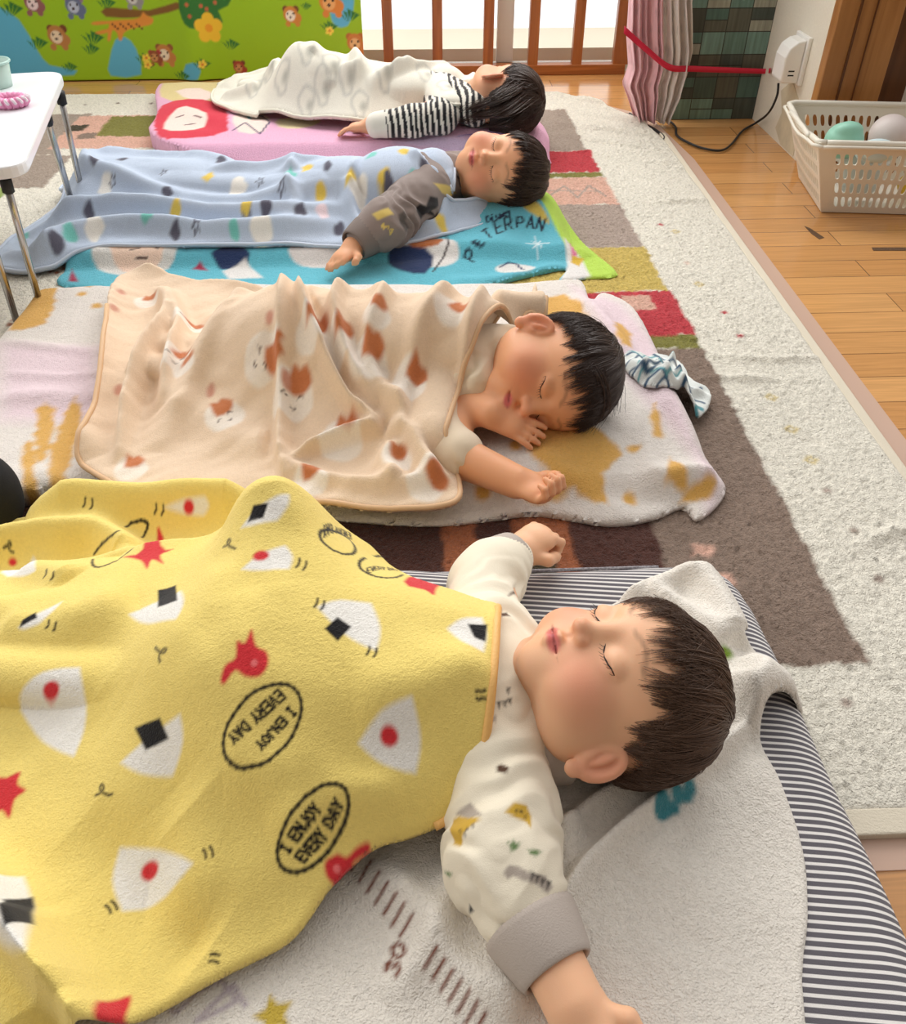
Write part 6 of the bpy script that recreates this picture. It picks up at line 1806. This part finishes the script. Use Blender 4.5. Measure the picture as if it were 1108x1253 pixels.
for sidei, nu in ((0, 24), (1, 16), (2, 24), (3, 16)):
    bm = bmesh.new()
    vb = [0.0, 0.06] + [0.06 + 0.82 * k / 4 for k in range(1, 5)] + [1.0]
    ub = [0.0, 0.06] + [0.06 + 0.88 * k / nu for k in range(1, nu + 1)] + [1.0]
    for i in range(len(ub) - 1):
        for j in range(len(vb) - 1):
            u0, u1, v0, v1 = ub[i], ub[i + 1], vb[j], vb[j + 1]
            f = lambda a, b: bm.verts.new(bas(u0 + (u1 - u0) * a, v0 + (v1 - v0) * b, sidei))
            if i in (0, len(ub) - 2) or j in (0, len(vb) - 2):
                bm.faces.new([f(0, 0), f(1, 0), f(1, 1), f(0, 1)])
            else:
                n = 12
                outer, inner = [], []
                for k in range(n):
                    t = 2 * math.pi * (k + 0.5) / n - math.pi * 0.75
                    c_, s_ = math.cos(t), math.sin(t)
                    mx_ = max(abs(c_), abs(s_))
                    outer.append((0.5 + 0.5 * c_ / mx_, 0.5 + 0.5 * s_ / mx_))
                    inner.append((0.5 + 0.29 * c_ / (mx_ ** .5), 0.5 + 0.36 * s_ / (mx_ ** .8)))
                # include the corners so neighbours meet
                vo = [f(*q) for q in outer]; vi = [f(*q) for q in inner]
                cr = {(0, 0): None, (1, 0): None, (1, 1): None, (0, 1): None}
                for k in range(n):
                    k2 = (k + 1) % n
                    a, b = outer[k], outer[k2]
                    if abs(a[0] - b[0]) > 1e-6 and abs(a[1] - b[1]) > 1e-6:
                        cc = f(round(a[0] if abs(a[0] - .5) > .499 else b[0]), round(a[1] if abs(a[1] - .5) > .499 else b[1]))
                        bm.faces.new([vo[k], cc, vo[k2], vi[k2], vi[k]])
                    else:
                        bm.faces.new([vo[k], vo[k2], vi[k2], vi[k]])
    bmesh.ops.remove_doubles(bm, verts=bm.verts, dist=2e-5)
    o = bm_obj('basket_side', bm, M_basket, bk)
    m_ = o.modifiers.new('solid', 'SOLIDIFY'); m_.thickness = 0.0028; m_.offset = 0
bm = bmesh.new(); box_bm(bm, (bx0, by0, 0.001), (bx1, by1, 0.005), BR); bm_obj('basket_base', bm, M_basket, bk, 0.001)
rim = []
for sidei in range(4):
    for k in range(16): rim.append(bas(0.03 + 0.94 * k / 15, 1.0, sidei))
rim.append(rim[0]); rimc = [tuple(v) for v in rim]
tubes('basket_rim', [(rimc, 0.0065)], M_basket, bk, 2)
tubes('basket_lip', [([(v[0] + (0.010 if v[0] > 1.13 else -0.010) * (abs(v[0] - 1.134) > .2), v[1] + (0.010 if v[1] > 2.05 else -0.010) * (abs(v[1] - 2.046) > .15), v[2] - 0.006) for v in rimc], 0.004)], M_basket, bk, 1)
for sidei, a_, b_ in ((3, 0.2, 0.8),):
    hp = [bas(a_ + (b_ - a_) * k / 10, 1.0, sidei) + Vector((-0.006, 0, 0.010 * math.sin(math.pi * k / 10))) for k in range(11)]
    tubes('basket_handle', [(hp, 0.0055)], M_basket, bk, 2)
def toy(name, c, r, col, label, cat, parts=None, rough=0.4):
    Ft = Field([c[i] - max(r) * 1.3 for i in range(3)], [c[i] + max(r) * 1.3 for i in range(3)], 0.003)
    Ft.ell(Vector(c), r, None, 0.001)
    if parts:
        for pc, pr in parts: Ft.ell(Vector(c) + Vector(pc), pr, None, 0.006)
    V, Q = Ft.mesh(name)
    o = link(name, mesh_np(name, V, Q), mat(name + '_plastic', col, rough))
    tag(o, label, cat); return o
t1 = at(1032, 172, 0.145); t2 = at(1062, 180, 0.145); t3 = at(1088, 165, 0.14)
toy('toy_ball', tuple(t1), (0.042, 0.042, 0.038), srgb(150, 206, 184), 'mint green toy ball on top in the laundry basket', 'toy', [((0.0, -0.012, 0.026), (0.03, 0.022, 0.018))])
toy('toy_boat', tuple(t2 + Vector((0.01, -0.02, -0.005))), (0.046, 0.032, 0.022), srgb(206, 226, 228), 'pale blue rounded toy in the laundry basket, between the two balls', 'toy', [((0, 0, 0.012), (0.036, 0.02, 0.016))])
toy('toy_ball', tuple(t3), (0.045, 0.045, 0.044), srgb(218, 206, 202), 'pale pinkish grey toy ball at the back right of the laundry basket', 'toy')
toy('toy_block', (1.19, 1.96, 0.05), (0.075, 0.028, 0.042), srgb(224, 186, 60), 'yellow toy seen through the lower slots of the laundry basket', 'toy', [((0.05, 0, 0.01), (0.04, 0.02, 0.03))])
toy('toy_car', (1.235, 1.945, 0.118), (0.050, 0.028, 0.022), srgb(206, 48, 70), 'red toy seen through the upper slots of the laundry basket', 'toy', [((-0.01, 0, 0.012), (0.03, 0.02, 0.014))])
toy('toy_bottle', (1.03, 1.97, 0.09), (0.052, 0.034, 0.05), srgb(214, 222, 220), 'white rounded toy behind the left slots of the laundry basket', 'toy', [((0.0, 0, -0.04), (0.045, 0.03, 0.03))])

# wall charger box, its plate and the cable
dev = empty('wall_charger', (0.99, 2.42, 0.17), 'white wall charger box plugged in above the floor on the right wall', 'charger')
zt = lambda px, py, X0: (lambda g: (lambda t: Vector((X0, g.y * t, CH * (1 - t))))(X0 / g.x))(at(px, py, 0.0))
p0, p1_ = zt(940, 100, 0.955), zt(985, 50, 1.0)
yA, yB = zt(980, 100, 0.998).y, zt(975, 100, 0.998).y
zb_, ztp = zt(980, 106, 0.998).z, zt(980, 38, 0.998).z
box('back_plate', (0.990, yA - 0.005, zb_), (1.0, yA + 0.085, ztp), M_white, dev, 0.002)
bm = bmesh.new()
prof = [(0.0, 0.0), (0.040, 0.0), (0.046, 0.006), (0.046, 0.060), (0.038, 0.082), (0.020, 0.096), (0.0, 0.100)]
a_ = [bm.verts.new((0.990 - x, yA + 0.004, zb_ + 0.004 + z)) for x, z in prof]; b_ = [bm.verts.new((0.990 - x, yA + 0.076, zb_ + 0.004 + z)) for x, z in prof]
bm.faces.new(a_); bm.faces.new(b_[::-1])
for k in range(len(prof)): bm.faces.new((a_[k], a_[(k + 1) % len(prof)], b_[(k + 1) % len(prof)], b_[k]))
cb_ = bm_obj('charger_box', bm, M_white, dev, 0.004)
for k in range(2): box('vent_slot', (0.960, yA + 0.0030, zb_ + 0.022 + 0.010 * k), (0.975, yA + 0.0052, zb_ + 0.025 + 0.010 * k), M_blackcap, cb_)
cpx = [(952, 102), (950, 118), (940, 138), (925, 150), (908, 160), (895, 176), (882, 184), (862, 182), (845, 176), (828, 166), (826, 155), (815, 147), (795, 146), (775, 142), (758, 138)]
pts = []
for i, (x, y) in enumerate(cpx):
    if i < 3:
        g = zt(x, y, 0.965 - 0.002 * i); pts.append(Vector((g.x, g.y, max(g.z, 0.006))))
    else: pts.append(at(x, y, 0.006 if i != 3 else 0.012))
cab = catmull([tuple(p) for p in pts], 6, False)
tag(tubes('power_cable', [(cab, 0.0032)], M_blackcap, None, 1), 'thin black cable running from the wall charger across the floor to the curtain', 'cable')
lp = catmull([tuple(at(x, y, 0.006)) for x, y in ((770, 139), (785, 150), (800, 158), (812, 168), (806, 175), (790, 172), (780, 160), (768, 150), (756, 146))], 6, False)
tag(tubes('cable_loop', [(lp, 0.0036)], M_blackcap, None, 1), 'looped black cord on the floor at the far right corner of the rug', 'cable')

# pink sheer curtain gathered by a red ribbon
M_sheer = mat('pink_sheer', attr=True, rough=0.7, sheen=.3, alpha=0.84, spec=0.2)
nu, nv = 220, 90
U, Vv = np.meshgrid(np.linspace(0, 1, nu), np.linspace(0, 1, nv), indexing='ij')
zc = 0.012 + Vv * 0.9
def edge_curve(pts):
    P3 = sorted([(wall_pt(px, py, 2.60).z, wall_pt(px, py, 2.60).x) for px, py in pts])
    return lambda z: np.interp(z, [p[0] for p in P3], [p[1] for p in P3])
lf = edge_curve([(778, 150), (774, 138), (768, 118), (762, 104), (769, 82), (766, 45), (768, 0)])
rt = edge_curve([(815, 150), (820, 138), (832, 115), (840, 90), (845, 60), (842, 0)])
Xc = lf(zc) + U * (rt(zc) - lf(zc)) + 0.004 * np.sin(U * 30 + zc * 4)
Yc = 2.60 - 0.02 * U + 0.018 * np.sin(U * 52 + 2 * np.sin(zc * 5)) + 0.006 * np.sin(U * 120 + zc * 13)
idx = np.arange(nu * nv).reshape(nu, nv)
Qc = np.c_[idx[:-1, :-1].ravel(), idx[1:, :-1].ravel(), idx[1:, 1:].ravel(), idx[:-1, 1:].ravel()]
Cc = np.where((U.ravel() < 0.58)[:, None], np.array(srgb(250, 202, 208)), np.array(srgb(240, 230, 222)))
dots = (np.sin(U.ravel() * 95) * np.sin(zc.ravel() * 70) > 0.75)[:, None]
Cc = np.where(dots, Cc * 0.82, Cc)
o = link('curtain', mesh_np('curtain', np.c_[Xc.ravel(), Yc.ravel(), zc.ravel()], Qc, Cc), M_sheer)
m_ = o.modifiers.new('solid', 'SOLIDIFY'); m_.thickness = 0.0012
tag(o, 'gathered pink and ivory sheer curtain hanging at the right end of the window', 'curtain')
lines = []
for k in range(3):
    a = at(782 - 3 * k, 145 - 2 * k, 0.01)
    lines.append(([a, a + Vector((0.02, 0, 0.045)), a + Vector((0.035 + .008 * k, .0, 0.085))], 0.0014))
tubes('curtain_fringe', lines[:1], mat('cream_thread', srgb(230, 214, 190), 0.8), o, 0)
rb_pts = [wall_pt(763, 36, 2.575), wall_pt(790, 60, 2.560), wall_pt(818, 82, 2.553), wall_pt(845, 84, 2.575), wall_pt(900, 86, 2.62), wall_pt(935, 87, 2.63), zt(942, 86, 0.992)]
bm = bmesh.new()
rp = catmull([tuple(p) for p in rb_pts], 6, False)
pa = [bm.verts.new((p[0], p[1], p[2] + 0.007 * (1.3 - 0.5 * i / len(rp)))) for i, p in enumerate(rp)]; pb = [bm.verts.new((p[0], p[1] - 0.002, p[2] - 0.007 * (1.3 - 0.5 * i / len(rp)))) for i, p in enumerate(rp)]
for i in range(len(rp) - 1): bm.faces.new((pa[i], pa[i + 1], pb[i + 1], pb[i]))
o = bm_obj('ribbon', bm, mat('red_ribbon', srgb(206, 26, 60), 0.45), None, smooth=True)
m_ = o.modifiers.new('solid', 'SOLIDIFY'); m_.thickness = 0.0014
tag(o, 'red ribbon stretched across the curtain and patchwork cabinet', 'ribbon')
